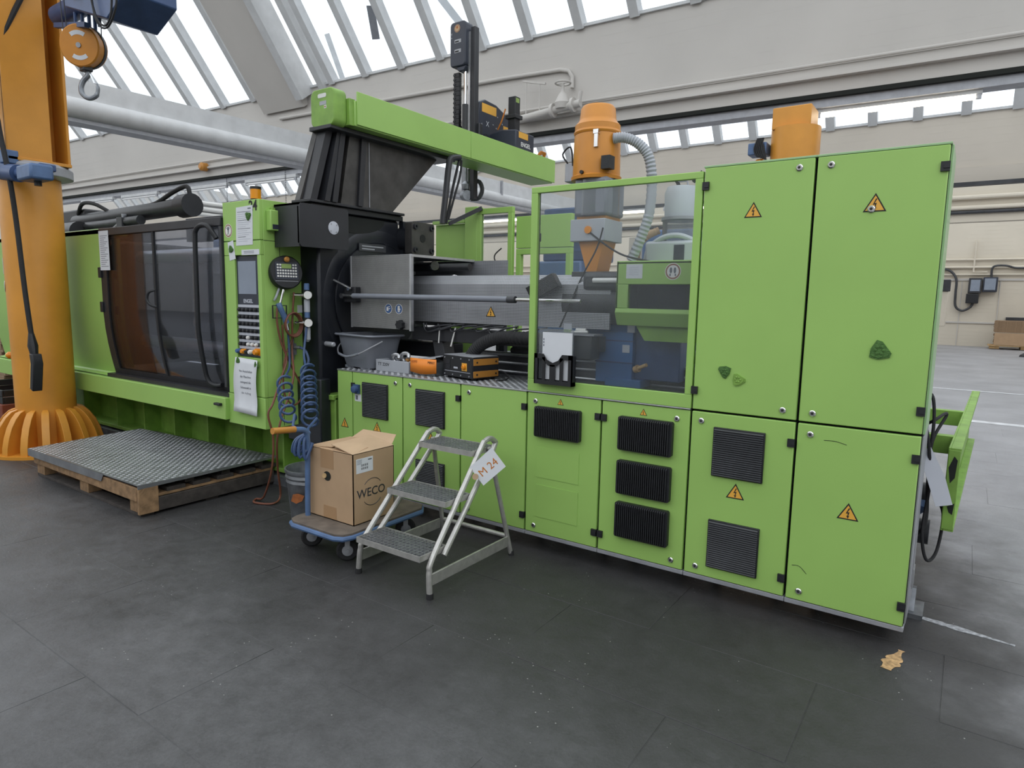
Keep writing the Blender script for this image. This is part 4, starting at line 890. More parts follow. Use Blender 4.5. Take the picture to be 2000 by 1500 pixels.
MB().cyl((-3.9,.5,1.83),(-2.98,.5,1.83),.028,n=12).build('core_rod', blackm, iu); MB().cyl((-3.9,.62,1.73),(-3.25,.62,1.73),.05,n=14).build('core_rod', blackm, iu)
MB().lathe([(.05,0),(.05,.03),(.02,.035)], (-3.25,.62,1.73), 16, (1,-.4,0)).build('gear_ring', chrome, iu); MB().lathe([(.035,0),(.035,.03)], (-3.3,.45,1.84), 14, (1,-.5,0)).build('roller', chrome, iu)
B('cross_beam', black, iu, -3.44,.36,1.27,-1.8,.44,1.37,.004); B('cross_beam', black, iu, -3.9,.55,1.12,-3.2,.70,1.24,.01)
MB().beam((-3.24,.46,1.38),(-3.12,.42,1.02),.10,.12,(0,1,0)).build('support_leg', black, iu, .004)
MB().beam((-2.95,.9,1.3),(-2.95,.9,1.0),.05,.05).build('support_leg', black, iu)
m = MB()
for k in range(9):
    x0 = -3.3 + k*.12; m.tube(smooth([(x0,.37,1.40),(x0+.05,.33,1.37-.01*(k % 3)),(x0+.16,.34,1.39),(x0+.26,.36,1.40+.01*(k % 2))],4), .006, 6)
m.tube(smooth([(-3.32,.36,1.40),(-3.27,.34,1.34),(-3.15,.33,1.36),(-3.0,.36,1.40)],4), .008, 6)
m.build('heater_wiring', darkgrey, iu)
MB().tube([(-3.14,.34,1.36),(-3.14,.33,1.26)], .005, 6).build('loose_cable_end', signwhite, iu); MB().tube([(-3.0,.36,1.38),(-3.02,.33,1.24)], .006, 6).build('loose_cable_end', signwhite, iu)
hp_ = smooth([(-2.885,.32,1.02),(-2.86,.32,1.10),(-2.80,.31,1.20),(-2.70,.30,1.28),(-2.56,.30,1.325),(-2.40,.30,1.335),(-2.15,.32,1.33),(-1.95,.4,1.30)], 14)
MB().tube(hp_, [.047 if i % 2 else .041 for i in range(len(hp_))], 14).build('corrugated_hose', rubber, iu)
# gearbox, motor and covers behind the window
MB().cyl((-2.1,.5,1.58),(-1.62,.5,1.58),.135,n=22).cyl((-2.14,.5,1.58),(-2.08,.5,1.58),.11,n=22).build('gear_motor', darkgrey, iu)
B('motor_top', darkgrey, iu, -1.95,.36,1.66,-1.6,.64,1.78,.03)
MB().beam((-2.30,.30,1.63),(-2.12,.34,1.73),.09,.10).build('connection_box', blackm, iu, .006)
MB().tube([(-1.86,.35,1.725),(-1.62,.35,1.725)], .016, 8).build('hand_rail', white_p, iu)
hd = thing('injection_hood', 'green cover hood with dark window over the injection drive behind the guard window', 'cover', (-1.3,.45,1.45))
m = MB(); m.box(-1.675,.30,1.70,-.9,.34,1.835); m.box(-1.675,.30,1.555,-1.595,.34,1.70); m.box(-1.0,.30,1.555,-.9,.34,1.70); m.prism([(.30,1.555),(.34,1.555),(.37,1.45),(.33,1.45),(.29,1.53)], 'x', -1.675, -.9); m.box(-1.675,.30,1.82,-.9,.8,1.84); m.box(-1.675,.30,1.555,-1.66,.8,1.84)
m.build('hood_shell', green, hd, .004)
B('dark_pane', smoke, hd, -1.595,.32,1.555,-1.0,.325,1.70); B('drive_inside', blackm, hd, -1.6,.45,1.5,-1.0,.7,1.72)
MB().prism([(-1.56,1.45),(-1.5,1.36),(-.9,1.36),(-.9,1.45)], 'y', .36, .42).build('lower_cover', green_d, hd)
sg, o_ = ring_sign('prohibition_sign', (-1.315,.2996,1.775), XN, ZN, .045, hd)
m = MB()
for s_ in (-1, 1): m.flat([(s_*.012+x, y) for x, y in circ(.008,12,0,.006,.018)], o_, XN, ZN, .0004); m.flat([(s_*.016+x, y) for x, y in circ(.005,8,0,-.02,.008)], o_, XN, ZN, .0004)
m.build('pictogram', ink, sg)
nl = B('instruction_label', paper, hd, -1.61,.2985,1.735,-1.505,.2998,1.82)
for k in range(5): B('print_line', labelgrey, nl, -1.59,.298,1.80-k*.011,-1.53,.2986,1.803-k*.011)
bl = thing('drive_cover', 'dark blue sheet metal drive covers below the green hood behind the guard window', 'cover', (-1.7,.5,1.2))
B('cover_panel', bluebin, bl, -1.98,.50,1.36,-1.62,.7,1.48,.004); B('cover_panel', bluebin, bl, -1.88,.46,1.07,-1.62,.7,1.40,.004); B('cover_panel', bluedark, bl, -1.62,.50,1.10,-1.32,.75,1.44,.006)
B('cover_panel', bluebin, bl, -1.80,.44,1.05,-1.55,.6,1.10,.004)
for z in (1.20, 1.34): B('rib_line', bluedark, bl, -1.885,.455,z,-1.615,.462,z+.008)
for (x, z) in ((-1.69,1.27),(-1.66,1.40)): B('sticker', labelgrey, bl, x,.4555,z,x+.05,.459,z+.05)
B('roller_foot', darkgrey, bl, -1.82,.46,1.01,-1.60,.6,1.05)
MB().lathe([(.012,-.0),(.012,.10)], (-1.58,.42,1.17), 10, (.9,-.3,.4)).lathe([(.022,0),(.024,.03)], (-1.58,.42,1.17), 12, (.9,-.3,.4)).build('mallet', wood_l, label='small wooden mallet lying on the blue drive cover', cat='tool')
sc_ = thing('slide_console', 'grey tray of small parts hung beside the barrel guard behind the window', 'tray', (-1.95,.3,1.33))
B('shelf', frame_grey, sc_, -2.12,.27,1.375,-1.80,.4,1.385); MB().prism([(.28,1.22),(.40,1.22),(.40,1.375),(.28,1.375)], 'x', -2.0, -1.82).build('scoop', darkgrey, sc_, .01)
MB().tube([(-1.98,.3,1.395),(-1.86,.3,1.40)], .008, 8).tube([(-1.95,.31,1.41),(-1.88,.31,1.41)], .010, 8).build('white_handle', signwhite, sc_)
B('number_plate', labelgrey, sc_, -2.03,.285,1.41,-1.97,.29,1.45)
# orange vacuum loader over the barrel
ol = thing('vacuum_loader', 'orange vacuum hopper loader with rounded lid standing behind the guard window', 'hopper loader', (-1.97,.55,1.75))
MB().lathe([(.155,0),(.15,.26),(.142,.30)], (-1.97,.55,2.385), 30).build('drum', orange_l, ol)
MB().lathe([(.150,.0),(.155,.012),(.15,.025)], (-1.97,.55,2.66), 30).build('clamp_ring', orange_l, ol)
MB().lathe([(.148,.02),(.147,.06),(.125,.085),(.118,.10),(.112,.165),(.10,.182),(.04,.188)], (-1.97,.55,2.66), 30).build('lid', orange_l, ol)
MB().lathe([(.162,0),(.165,.02),(.15,.03)], (-1.97,.55,2.375), 30).build('flange', orange_l, ol)
m = MB(); m.box(-1.915,.40,2.56,-1.89,.415,2.66); m.box(-1.92,.395,2.64,-1.885,.42,2.665); m.build('toggle_clamp', chrome, ol)
MB().lathe([(.012,0),(.012,.02)], (-1.99,.40,2.41), 8, (0,-1,0)).box(-1.86,.40,2.42,-1.80,.47,2.5).build('hand_switch', blackm, ol)
B('machine_body', greyplas, ol, -2.06,.42,2.14,-1.82,.68,2.38,.02)
MB().lathe([(.14,0),(.14,.23)], (-1.95,.55,2.145), 26).build('glass_cylinder', clearplas, ol)
B('slide_flap', brownorange, ol, -2.05,.45,2.12,-1.84,.66,2.145); B('mid_frame', lightplas, ol, -2.08,.42,1.98,-1.83,.68,2.12,.004)
MB().prism([(-2.04,2.0),(-1.85,2.0),(-1.90,1.78),(-1.97,1.78)], 'y', .46, .64).build('throat', orange_l, ol)
MB().lathe([(.024,0),(.024,.012)], (-1.945,.42,2.05), 18, (0,-1,0)).build('sight_disc', amber, ol)
B('throat_flange', darkgrey, ol, -2.06,.42,1.745,-1.80,.7,1.785,.004)
cp2 = smooth([(-1.83,.5,2.62),(-1.76,.52,2.62),(-1.68,.55,2.58),(-1.62,.58,2.5),(-1.60,.6,2.35),(-1.61,.6,2.15),(-1.66,.6,2.0),(-1.72,.6,1.86)], 12)
MB().tube(cp2, [.034 if i % 2 else .029 for i in range(len(cp2))], 12).build('suction_hose', lightplas, ol)
B('conveying_box', frame_grey, ol, -2.18,.5,2.38,-2.1,.6,2.50,.004)
MB().tube(smooth([(-2.16,.5,2.5),(-2.2,.5,2.56),(-2.14,.5,2.6),(-2.12,.5,2.48)],4), .006, 6).build('cable', rubber, ol)
MB().tube(smooth([(-1.93,.42,2.03),(-1.80,.42,1.94),(-1.68,.42,1.88),(-1.5,.42,1.84)],5), .006, 6).build('black_cord', rubber, ol); MB().tube(smooth([(-1.84,.42,2.06),(-1.88,.42,1.93),(-1.97,.40,1.75),(-2.03,.34,1.55),(-2.08,.32,1.42)],5), .006, 6).build('black_cord', rubber, ol)
# grey loader further right behind the window
gl_ = thing('grey_loader', 'pale grey vacuum loader with bent pipe beside the upper cabinet, seen through the window', 'hopper loader', (-1.52,.95,1.85))
MB().lathe([(.11,0),(.115,.16),(.10,.20),(.04,.205)], (-1.53,.95,2.16), 26).build('motor_cap', pale_grey, gl_)
MB().lathe([(.12,0),(.12,.16)], (-1.53,.95,2.0), 26).build('vessel', clearplas, gl_)
MB().lathe([(.13,0),(.13,.02)], (-1.53,.95,2.14), 26).build('ring', frame_grey, gl_)
B('control_case', pale_grey, gl_, -1.72,.8,1.84,-1.35,1.1,2.0,.02); B('switch_plate', slate, gl_, -1.51,.795,1.86,-1.44,.80,1.97)
cp3 = smooth([(-1.82,.9,1.86),(-1.80,.88,1.97),(-1.74,.88,2.04),(-1.66,.9,2.08)], 8)
MB().tube(cp3, [.027 if i % 2 else .023 for i in range(len(cp3))], 10).build('cream_hose', cardb_i, gl_)
MB().tube(smooth([(-1.73,.85,1.85),(-1.70,.83,1.95),(-1.60,.82,2.02),(-1.48,.82,2.03),(-1.36,.84,1.98)],6), .018, 10).build('bent_pipe', pale_grey, gl_)
MB().tube(smooth([(-1.6,.95,2.44),(-1.57,.95,2.40),(-1.55,.95,2.36)],4), .012, 6).tube([(-1.44,.9,2.38),(-1.38,.9,2.44)], .014, 6).build('black_pipe', rubber, gl_)
MB().tube([(-1.565,.95,2.36),(-1.56,.95,2.40),(-1.50,.95,2.40),(-1.49,.95,2.36)], .008, 6).build('lifting_handle', frame_grey, gl_)
# rear guard frames and panels of the machine
rg = thing('rear_guard', 'green rear guard panels and open door frame behind the barrel', 'guard', (-3.6,1.5,0))
B('panel', green, rg, -4.25,1.55,1.95,-3.86,1.6,2.30,.003); B('panel', green, rg, -4.25,1.55,1.0,-3.86,1.6,1.945,.003)
B('post', green, rg, -3.845,1.5,.1,-3.70,1.6,2.44,.004)
MB().rframe(-3.70,1.0,-3.30,2.415,.05,1.5,1.54).build('door_frame', green, rg, .003)
B('pane', plexi, rg, -3.65,1.515,1.05,-3.35,1.52,2.36)
B('panel', green, rg, -3.29,1.55,2.05,-2.72,1.6,2.33,.003); MB().rframe(-3.29,1.0,-2.72,2.045,.05,1.55,1.6).build('panel_frame', green, rg, .003)
B('wall_plate', darkgrey, rg, -3.5,1.55,.9,-3.25,1.58,1.3); B('post', green, rg, -2.85,1.5,.1,-2.75,1.6,1.3,.003)
MB().tube(smooth([(-3.4,1.48,2.05),(-3.46,1.46,1.99),(-3.45,1.46,1.93),(-3.4,1.48,1.9)],5), .006, 6).build('cord', rubber, rg)
B('top_bar', green, rg, -4.25,1.5,2.30,-3.85,1.54,2.33,.002)
# blue dryer behind the machine
bd = thing('blue_dryer', 'blue and white material dryer standing behind the machine, seen through the window', 'dryer', (-3.4,3.0,0))
B('body', bluepaint, bd, -3.75,2.6,0,-3.2,3.2,2.0,.02); B('head', bluedark, bd, -3.7,2.65,2.0,-3.1,3.15,2.55,.02); B('front_panel', pale_grey, bd, -3.2,2.65,.6,-3.17,3.15,1.9,.01)
for k in range(4): B('rib', bluedark, bd, -3.75,2.59,2.1+k*.1,-3.1,2.6,2.12+k*.1)
bb_ = thing('blue_cabinet', 'blue machine cabinet standing behind the grey loader at the window', 'cabinet', (-2.6,3.6,0))
B('body', bluepaint, bb_, -2.85,3.3,0,-2.3,3.9,2.35,.02); B('grille', bluedark, bb_, -2.8,3.28,1.6,-2.4,3.3,2.2); B('cream_panel', wall_b, bb_, -3.05,3.4,1.7,-2.86,3.7,2.3,.01)
# ------------------------------------------------------------------ linear robot on top of the platen
rb = thing('linear_robot', 'green linear robot beam on a black pedestal above the platen, with upright black arm', 'robot', (-4.0,.4,2.295))
B('foot_plate', black, rb, -4.2,-.16,2.295,-3.98,.84,2.315,.003)
m = MB(); m.prism([(.14,2.31),(.70,2.31),(1.27,2.845),(.24,2.845)], 'x', -4.12, -3.99); m.build('pedestal', worn_m, rb)
m = MB(); m.prism([(-.16,2.31),(.16,2.31),(.30,2.845),(.02,2.845)], 'x', -4.16, -4.10); m.build('pedestal_web', worn_m, rb)
def ped(y0, y1, w=.045, x0=-4.02, x1=-3.965): return MB().prism([(y0,2.315),(y0+w,2.315),(y1+w,2.845),(y1,2.845)], 'x', x0, x1)
for a, b_ in ((.04,.13),(.30,.345),): ped(a, b_, .05).build('pedestal_rib', black, rb)
ped(-.14, .02, .06, -4.16, -4.0).build('pedestal_rib', black, rb); ped(-.03,.10,.05,-4.1,-3.97).build('pedestal_rib', black, rb)
B('seam_strip', frame_grey, rb, -3.989,.435,2.32,-3.985,.442,2.83)
B('mount_plate', black, rb, -4.15,-.02,2.84,-3.90,1.42,2.872,.004)
B('beam', green, rb, -4.10,.14,2.875,-3.815,3.0,3.06,.006)
B('beam_cover', green, rb, -3.815,.155,2.885,-3.803,1.53,3.125,.003); B('beam_cover', green, rb, -3.815,1.535,2.885,-3.803,3.03,3.125,.003)
m = MB(); m.prism(rrect(-4.125,2.86,-3.86,3.13,.05,5), 'y', -.02, .10); ec = m.build('end_cap', green_d, rb, .008)
MB().prism(rrect(-4.04,3.065,-3.945,3.095,.012), 'y', -.0215, -.019).build('grip_opening', white_p, ec); B('type_label', frame_grey, ec, -4.02,-.0215,3.012,-3.945,-.0195,3.04); B('warning_label', paper, ec, -3.97,-.0215,2.985,-3.945,-.0195,3.008); B('print', rust, ec, -3.965,-.0222,2.992,-3.952,-.0212,3.002)
B('cap_body', green_d, rb, -4.10,.10,2.875,-3.83,.16,3.07,.004); B('rack', silver, rb, -4.0,.1,3.06,-3.93,2.9,3.085)
MB().tube(smooth([(-3.80,1.36,2.86),(-3.80,1.24,2.83),(-3.80,1.21,2.75),(-3.80,1.17,2.5),(-3.80,1.13,2.25)],5), .028, 10).build('support_tube', black, rb)
MB().tube(smooth([(-3.80,1.36,2.84),(-3.80,1.33,2.76),(-3.80,1.26,2.55),(-3.80,1.18,2.26)],4), .012, 8).tube(smooth([(-3.80,1.39,2.84),(-3.80,1.37,2.7),(-3.80,1.29,2.5),(-3.80,1.21,2.3)],4), .010, 8).build('cable_pair', rubber, rb)
MB().beam((-3.80,1.22,2.26),(-3.65,1.5,2.42),.035,.035).build('brace', black, rb)

AF = 5.39/4.94
def AX(x): return .12 + (x-.12)*AF
def AY(y): return -3.39 + (y+3.39)*AF
def AZ(z): return 1.605 + (z-1.605)*AF
m = MB(); m.prism(rrect(AX(-4.02),AZ(3.70),AX(-3.84),AZ(4.09),.038,4), 'y', AY(1.48), AY(1.60)); hd_ = m.build('arm_head', slate, rb, .012)
m = MB(); m.prism([(AX(-3.95),AZ(3.70)),(AX(-3.84),AZ(3.70)),(AX(-3.865),AZ(3.66)),(AX(-3.93),AZ(3.66))], 'y', AY(1.49), AY(1.58)); m.build('arm_head_chin', slate, rb, .006)
ay = AY(1.48) - .0004
sg, o_ = ring_sign('prohibition_sign', (AX(-3.935),ay,AZ(4.03)), XN, ZN, .035, hd_, signbrown, cardb_i)
m = MB(); m.flat(circ(.012,10,0,.009), o_, XN, ZN, .0004); m.build('pictogram', rust, sg)
for z in (3.905, 3.82): lb = B('label', frame_grey, hd_, AX(-3.965),ay-.001,AZ(z),AX(-3.89),ay+.0002,AZ(z+.03)); B('print', inkb, lb, AX(-3.96),ay-.0017,AZ(z+.005),AX(-3.915),ay-.0008,AZ(z+.018))
text('Y', .033, (AX(-4.0),ay,AZ(3.985)), XN, ZN, labelgrey, hd_); text('+', .033, (AX(-4.0),ay,AZ(3.955)), XN, ZN, labelgrey, hd_)
B('mast', black, rb, AX(-3.822),AY(1.54),2.60,AX(-3.775),AY(1.60),AZ(4.04),.004); B('mast_rail', silver, rb, AX(-3.846),AY(1.53),2.9,AX(-3.822),AY(1.55),AZ(4.0))
MB().cyl((AX(-3.875),AY(1.53),AZ(3.35)),(AX(-3.875),AY(1.53),AZ(3.66)),.016,n=10).build('piston_rod', chrome, rb); MB().cyl((AX(-3.875),AY(1.53),3.0),(AX(-3.875),AY(1.53),AZ(3.37)),.033,n=12).build('lift_cylinder', black, rb)
CL = MB().box(-.035,-.02,-.0205,.035,.02,.0205).box(-.039,-.024,-.007,-.01,.024,.007).mesh('chain_link', [blackm], center=False)[0]
for k in range(17): inst(CL, 'chain_link', rb, (AX(-3.985),AY(1.55),3.12+k*.0447))
CF = 4.27/3.97
def CY(y): return -3.39 + (y+3.39)*CF
def CZ_(z): return 1.605 + (z-1.605)*CF
cx_ = -4.15
cr_ = MB().prism([(CY(y), CZ_(z)) for y, z in ((1.69,3.08),(2.3,3.08),(2.26,3.30),(2.18,3.40),(1.98,3.47),(1.80,3.48),(1.72,3.44),(1.69,3.35))], 'x', -4.34, cx_).build('carriage', slate, rb, .01)
B('amber_label', yellow, cr_, cx_-.001,CY(1.75),CZ_(3.36),cx_+.0015,CY(1.98),CZ_(3.44)); B('amber_label', yellow, cr_, cx_-.001,CY(2.10),CZ_(3.255),cx_+.0015,CY(2.2),CZ_(3.30))
tx = cx_ + .0004
text('X', .075, (tx,CY(1.84),CZ_(3.26)), YN, ZN, labelgrey, cr_); text('-', .075, (tx,CY(1.93),CZ_(3.28)), YN, ZN, labelgrey, cr_); text('+', .054, (tx,CY(1.75),CZ_(3.24)), YN, ZN, labelgrey, cr_)
MB().lathe([(.024,0),(.024,.003)], (cx_,CY(2.04),CZ_(3.21)), 14, (1,0,0)).build('seal_disc', labelgrey, cr_); MB().lathe([(.032,0),(.032,.02)], (cx_,CY(1.8),CZ_(3.13)), 12, (1,0,0)).build('knob', black, cr_)
for (y, z) in ((2.0,3.36),(2.08,3.31),(1.98,3.25)): MB().lathe([(.008,0),(.008,.003)], (cx_,CY(y),CZ_(z)), 8, (1,0,0)).build('bolt', frame_grey, cr_)
B('carriage_arm', black, rb, -4.34,AY(1.58),2.95,-4.10,AY(1.58)+.06,3.35,.006)
dv_ = MB().prism([(-4.28,3.06),(-3.82,3.06),(-3.82,3.305),(-4.0,3.325),(-4.18,3.29),(-4.28,3.19)], 'y', 2.28, 2.62).build('drive_box', slate, rb, .012)
B('amber_label', yellow, dv_, -3.821,2.33,3.235,-3.8185,2.50,3.295); text('ENGEL', .060, (-3.8195,2.46,3.175), YN, ZN, signwhite, dv_, bold=.0012)
B('servo_motor', blackm, rb, -3.98,2.36,3.32,-3.89,2.45,3.66,.006); B('servo_flange', blackm, rb, -4.0,2.34,3.44,-3.87,2.47,3.48,.004); B('servo_label', lcd, rb, -3.891,2.37,3.60,-3.889,2.43,3.645)
MB().tube(smooth([(-4.0,2.34,3.54),(-4.03,2.32,3.42),(-4.08,2.32,3.34)],4), .008, 6).build('servo_cable', copper, rb)
m = MB()
for k in range(5): m.tube(smooth([(-3.9,2.8,3.14),(-3.88,2.86+.02*k,3.2),(-3.9,2.95,3.14),(-3.92,3.0,3.08)],4), .008, 6)
m.build('cable_end', copper, rb)
# gripper under the beam
B('arm_tube', frame_grey, rb, -4.30,AY(1.55),2.60,-4.21,AY(1.60),2.96,.004)
gx, gy = -4.225, AY(1.53)
m = MB(); m.lathe([(.04,0),(.045,.05),(.02,.08)], (gx,gy,2.70), 12); m.cyl((gx,gy,2.78),(gx,gy,2.93),.012,n=8); m.lathe([(.05,-.04),(.05,.04)], (gx,gy,2.64), 14, (1,-.5,0)); m.build('gripper', galv, rb)
MB().tube(smooth([(gx+.03,gy+.05,2.80),(gx+.10,gy+.1,2.78),(gx+.12,gy+.12,2.70),(gx+.09,gy+.1,2.62),(gx+.03,gy+.05,2.61)],4), .022, 8).build('hook_arm', darkgrey, rb)
# ------------------------------------------------------------------ things on the counter
CZ = ZM+.004
bk = thing('bucket', 'grey plastic mop bucket with hanging handle at the left end of the counter', 'bucket', (-3.72,.26,CZ))
def loft(sections, n_open=False):
    m = MB(); n = len(sections[0]); vs = [v for s_ in sections for v in s_]; fs = []
    for i in range(len(sections)-1):
        for j in range(n): fs.append((i*n+j, i*n+(j+1)%n, (i+1)*n+(j+1)%n, (i+1)*n+j))
    fs.append(tuple(range(n))[::-1]); fs.append(tuple((len(sections)-1)*n+j for j in range(n))); m.add(vs, fs); return m
def rotz(p, c, a): return (c[0] + p[0]*math.cos(a) - p[1]*math.sin(a), c[1] + p[0]*math.sin(a) + p[1]*math.cos(a), p[2])
bc, ba = (-3.78,.23), -.16
def sec(w, d_, r, z): return [rotz((x, y, z), bc, ba) for x, y in rrect(-w/2,-d_/2,w/2,d_/2,r)]
loft([sec(.36,.25,.06,CZ+.012), sec(.39,.28,.06,CZ+.08), sec(.475,.32,.06,CZ+.255), sec(.53,.36,.07,CZ+.255), sec(.54,.37,.07,CZ+.262), sec(.53,.36,.07,CZ+.272), sec(.475,.32,.06,CZ+.268), sec(.45,.30,.06,CZ+.2), sec(.37,.26,.06,CZ+.05)]).build('tub', greyplas, bk)
m = MB()
for sx in (-.11, .11): 
    o = rotz((sx,-.1,0), bc, ba); m.box(o[0]-.05,o[1]-.02,CZ,o[0]+.05,o[1]+.03,CZ+.02)
    o = rotz((sx,.1,0), bc, ba); m.box(o[0]-.05,o[1]-.03,CZ,o[0]+.05,o[1]+.02,CZ+.02)
m.build('foot', greyplas, bk)
hp2 = [rotz(p, bc, ba) for p in ((-.245,-.06,CZ+.225),(-.215,-.15,CZ+.16),(-.12,-.205,CZ+.115),(.02,-.22,CZ+.10),(.16,-.205,CZ+.13),(.245,-.13,CZ+.19),(.262,-.06,CZ+.225))]
hh = MB().tube(smooth(hp2,6), .006, 7).build('handle', frame_grey, bk)
MB().tube(smooth(hp2[2:5],4), .010, 8).build('grip', greyplas, hh)
gb = thing('parts_bin', 'open grey plastic bin marked TT 220V with metal parts in it, right of the bucket', 'bin', (-3.41,.24,CZ))
m = MB(); x0, x1, y0, y1, z1 = -3.585,-3.235,.11,.36,CZ+.09
m.box(x0,y0,CZ,x1,y1,CZ+.006); m.box(x0,y0,CZ,x1,y0+.006,z1); m.box(x0,y1-.006,CZ,x1,y1,z1); m.box(x0,y0,CZ,x0+.006,y1,z1); m.box(x1-.006,y0,CZ,x1,y1,z1); m.build('bin_shell', lightplas, gb, .003)
text('TT 220V', .034, (-3.50,.1095,CZ+.055), XN, ZN, inkb, gb)
for k, (x, y, z, r) in enumerate(((-3.46,.2,1.12,.03),(-3.38,.22,1.13,.034))):
    MB().tube([(x+r*math.cos(a*PI/8), y+.01*math.sin(a*PI/4), z+r*math.sin(a*PI/8)+.01) for a in range(13)], .014, 8).build('pipe_elbow', silver, label=['left','right'][k] + ' curved metal fitting sticking out of the grey parts bin', cat='fitting', group='metal fittings in the grey bin')
for k in range(5):
    x = -3.50+k*.05; MB().cyl((x,.18+.02*(k % 3),CZ+.03),(x+.09,.26,CZ+.09+.01*(k % 2)),.016,n=8).build('metal_rod', [darkgrey, brownorange, silver, frame_grey, black][k], label='short ' + ['dark grey','brown','silver','grey','black'][k] + ' rod lying in the grey parts bin', cat='rod', group='rods in the grey bin')
ob = thing('blocked_parts_bin', 'clear bin wrapped in a bright orange GESPERRT label in front of the power unit', 'bin', (-3.05,.2,CZ))
m = MB(); x0, x1, y0, y1, z1 = -3.21,-2.99,.12,.37,CZ+.10
m.box(x0,y0,CZ,x1,y1,CZ+.005); m.box(x0,y0,CZ,x1,y0+.005,z1); m.box(x0,y1-.005,CZ,x1,y1,z1); m.box(x0,y0,CZ,x0+.005,y1,z1); m.box(x1-.005,y0,CZ,x1,y1,z1); m.build('bin_shell', clearplas, ob)
n = 10; vs = []; fs = []
for i in range(n+1):
    x = -3.225+.255*i/n
    for j in range(2): vs.append((x, .112-.014*math.sin(PI*i/n), CZ+.025+.10*j-.012*math.sin(PI*i/n)*(1-j)))
for i in range(n): fs.append((i*2,i*2+2,i*2+3,i*2+1))
m = MB(); m.add(vs, fs); lo = m.build('orange_label', orangelab, ob); sd = lo.modifiers.new('thickness', 'SOLIDIFY'); sd.thickness = .001
text('GESPERRT', .024, (-3.03,.1015,CZ+.10), XN, ZN, inkb, ob); text('GESPERRT', .024, (-3.16,.101,CZ+.10), XN, ZN, rust, ob)
MB().beam((-3.30,.27,CZ+.095),(-3.10,.34,CZ+.13),.10,.008).build('grey_flap', lightplas, label='grey plastic lid strip lying across the parts bins', cat='lid')
ps = thing('power_unit', 'black box power unit with two orange side stripes standing on the counter', 'power supply', (-2.79,.24,CZ))
a_ = -.20; pc_ = (-2.76,.26)
def RZ(x, y, z): return rotz((x, y, z), pc_, a_)
def pb_(n_, mt, x0, y0, z0, x1, y1, z1, par, bev=0): return MB().box(x0,y0,z0,x1,y1,z1).map(RZ).build(n_, mt, par, bev)
z0 = CZ+.014
cs = pb_('case', blackm, -.165,-.135,z0,.165,.105,z0+.15, ps, .004)
pb_('front_plate', blackm, -.158,-.1375,z0+.008,.158,-.134,z0+.142, ps); pb_('top_plate', frame_grey, -.16,-.13,z0+.148,.16,.10,z0+.153, ps, .002)
pb_('front_line', labelgrey, -.14,-.139,z0+.038,.14,-.137,z0+.041, ps)
for k in range(2): pb_('meter_window', black, -.13,-.14,z0+.09-k*.036,-.08,-.137,z0+.12-k*.036, ps)
pb_('label', labelgrey, -.04,-.139,z0+.06,.005,-.137,z0+.072, ps)
sw = pb_('switch_plate', yellow, .05,-.139,z0+.05,.105,-.137,z0+.105, ps); q_ = RZ(.078,-.139,z0+.078)
MB().lathe([(.018,0),(.018,-.012),(.012,-.018)], q_, 14, (-math.sin(a_), math.cos(a_), 0)).build('rotary_switch', amber, sw)
for zz in (z0+.092, z0+.008): 
    sp_ = pb_('side_stripe', brownorange, .163,-.13,zz,.168,.10,zz+.045, ps, .002)
    for yy in (-.10,.075): MB().lathe([(.007,0),(.007,.003)], RZ(.168,yy,zz+.022), 8, (math.cos(a_), math.sin(a_), 0)).build('screw', inkb, sp_)
for k in range(4):
    for zz in (z0+.016, z0+.132): MB().lathe([(.005,0),(.005,-.003)], RZ(-.14+k*.09,-.138,zz), 8, (0,1,0)).build('screw', frame_grey, ps)
for sx in (-.13,.13):
    for sy in (-.1,.08): q_ = RZ(sx, sy, CZ); MB().lathe([(.014,0),(.014,.015)], q_, 8).build('foot', rubber, ps)
MB().tube(smooth([RZ(.15,.11,z0+.04), (-2.55,.34,1.09), (-2.50,.34,1.06), (-2.48,.28,CZ+.008), (-2.5,.2,CZ+.008)],5), .005, 6).build('mains_cable', rubber, ps)
MB().tube(smooth([(-2.62,.55,1.225),(-2.52,.55,1.225),(-2.45,.56,1.23)],4), .022, 8).build('hand_tool', darkgrey, label='dark hand tool lying on the machine rail left of the guard window', cat='tool')
# ------------------------------------------------------------------ orange slewing cranes
cr1 = thing('slewing_crane', 'large orange steel column crane with a flared ribbed foot at the left edge', 'crane', (-7.45,-.725,0))
cx, cy, R_ = -7.45, -.725, .255
MB().lathe([(R_,0),(R_,2.72),(R_*.98,2.74)], (cx,cy,0), 40).build('column', orange, cr1)
MB().lathe([(.50,0),(.50,.03),(.27,.035)], (cx,cy,0), 32).build('base_ring', orange, cr1)
for k in range(16):
    a = 2*PI*k/16; u = Vector((math.cos(a), math.sin(a), 0)); w_ = Vector((-math.sin(a), math.cos(a), 0)); m = MB()
    poly = [(.24,.03),(.475,.03),(.47,.10),(.445,.20),(.41,.29),(.36,.37),(.31,.42),(.24,.44)]
    vs = []
    for sgn in (-1, 1):
        for (r, z) in poly: vs.append(Vector((cx,cy,0)) + u*r + w_*sgn*(.018 if r < .3 else .032) + Vector((0,0,z)))
    n = len(poly); m.add(vs, [tuple(range(n))[::-1], tuple(range(n,2*n))] + [(i,(i+1)%n,n+(i+1)%n,n+i) for i in range(n)]); m.build('gusset', orange, cr1, .003)
MB().lathe([(.30,0),(.36,.02),(.36,.10),(.33,.13),(.26,.13)], (cx,cy,2.66), 32).build('slewing_ring', frame_grey, cr1, .004)
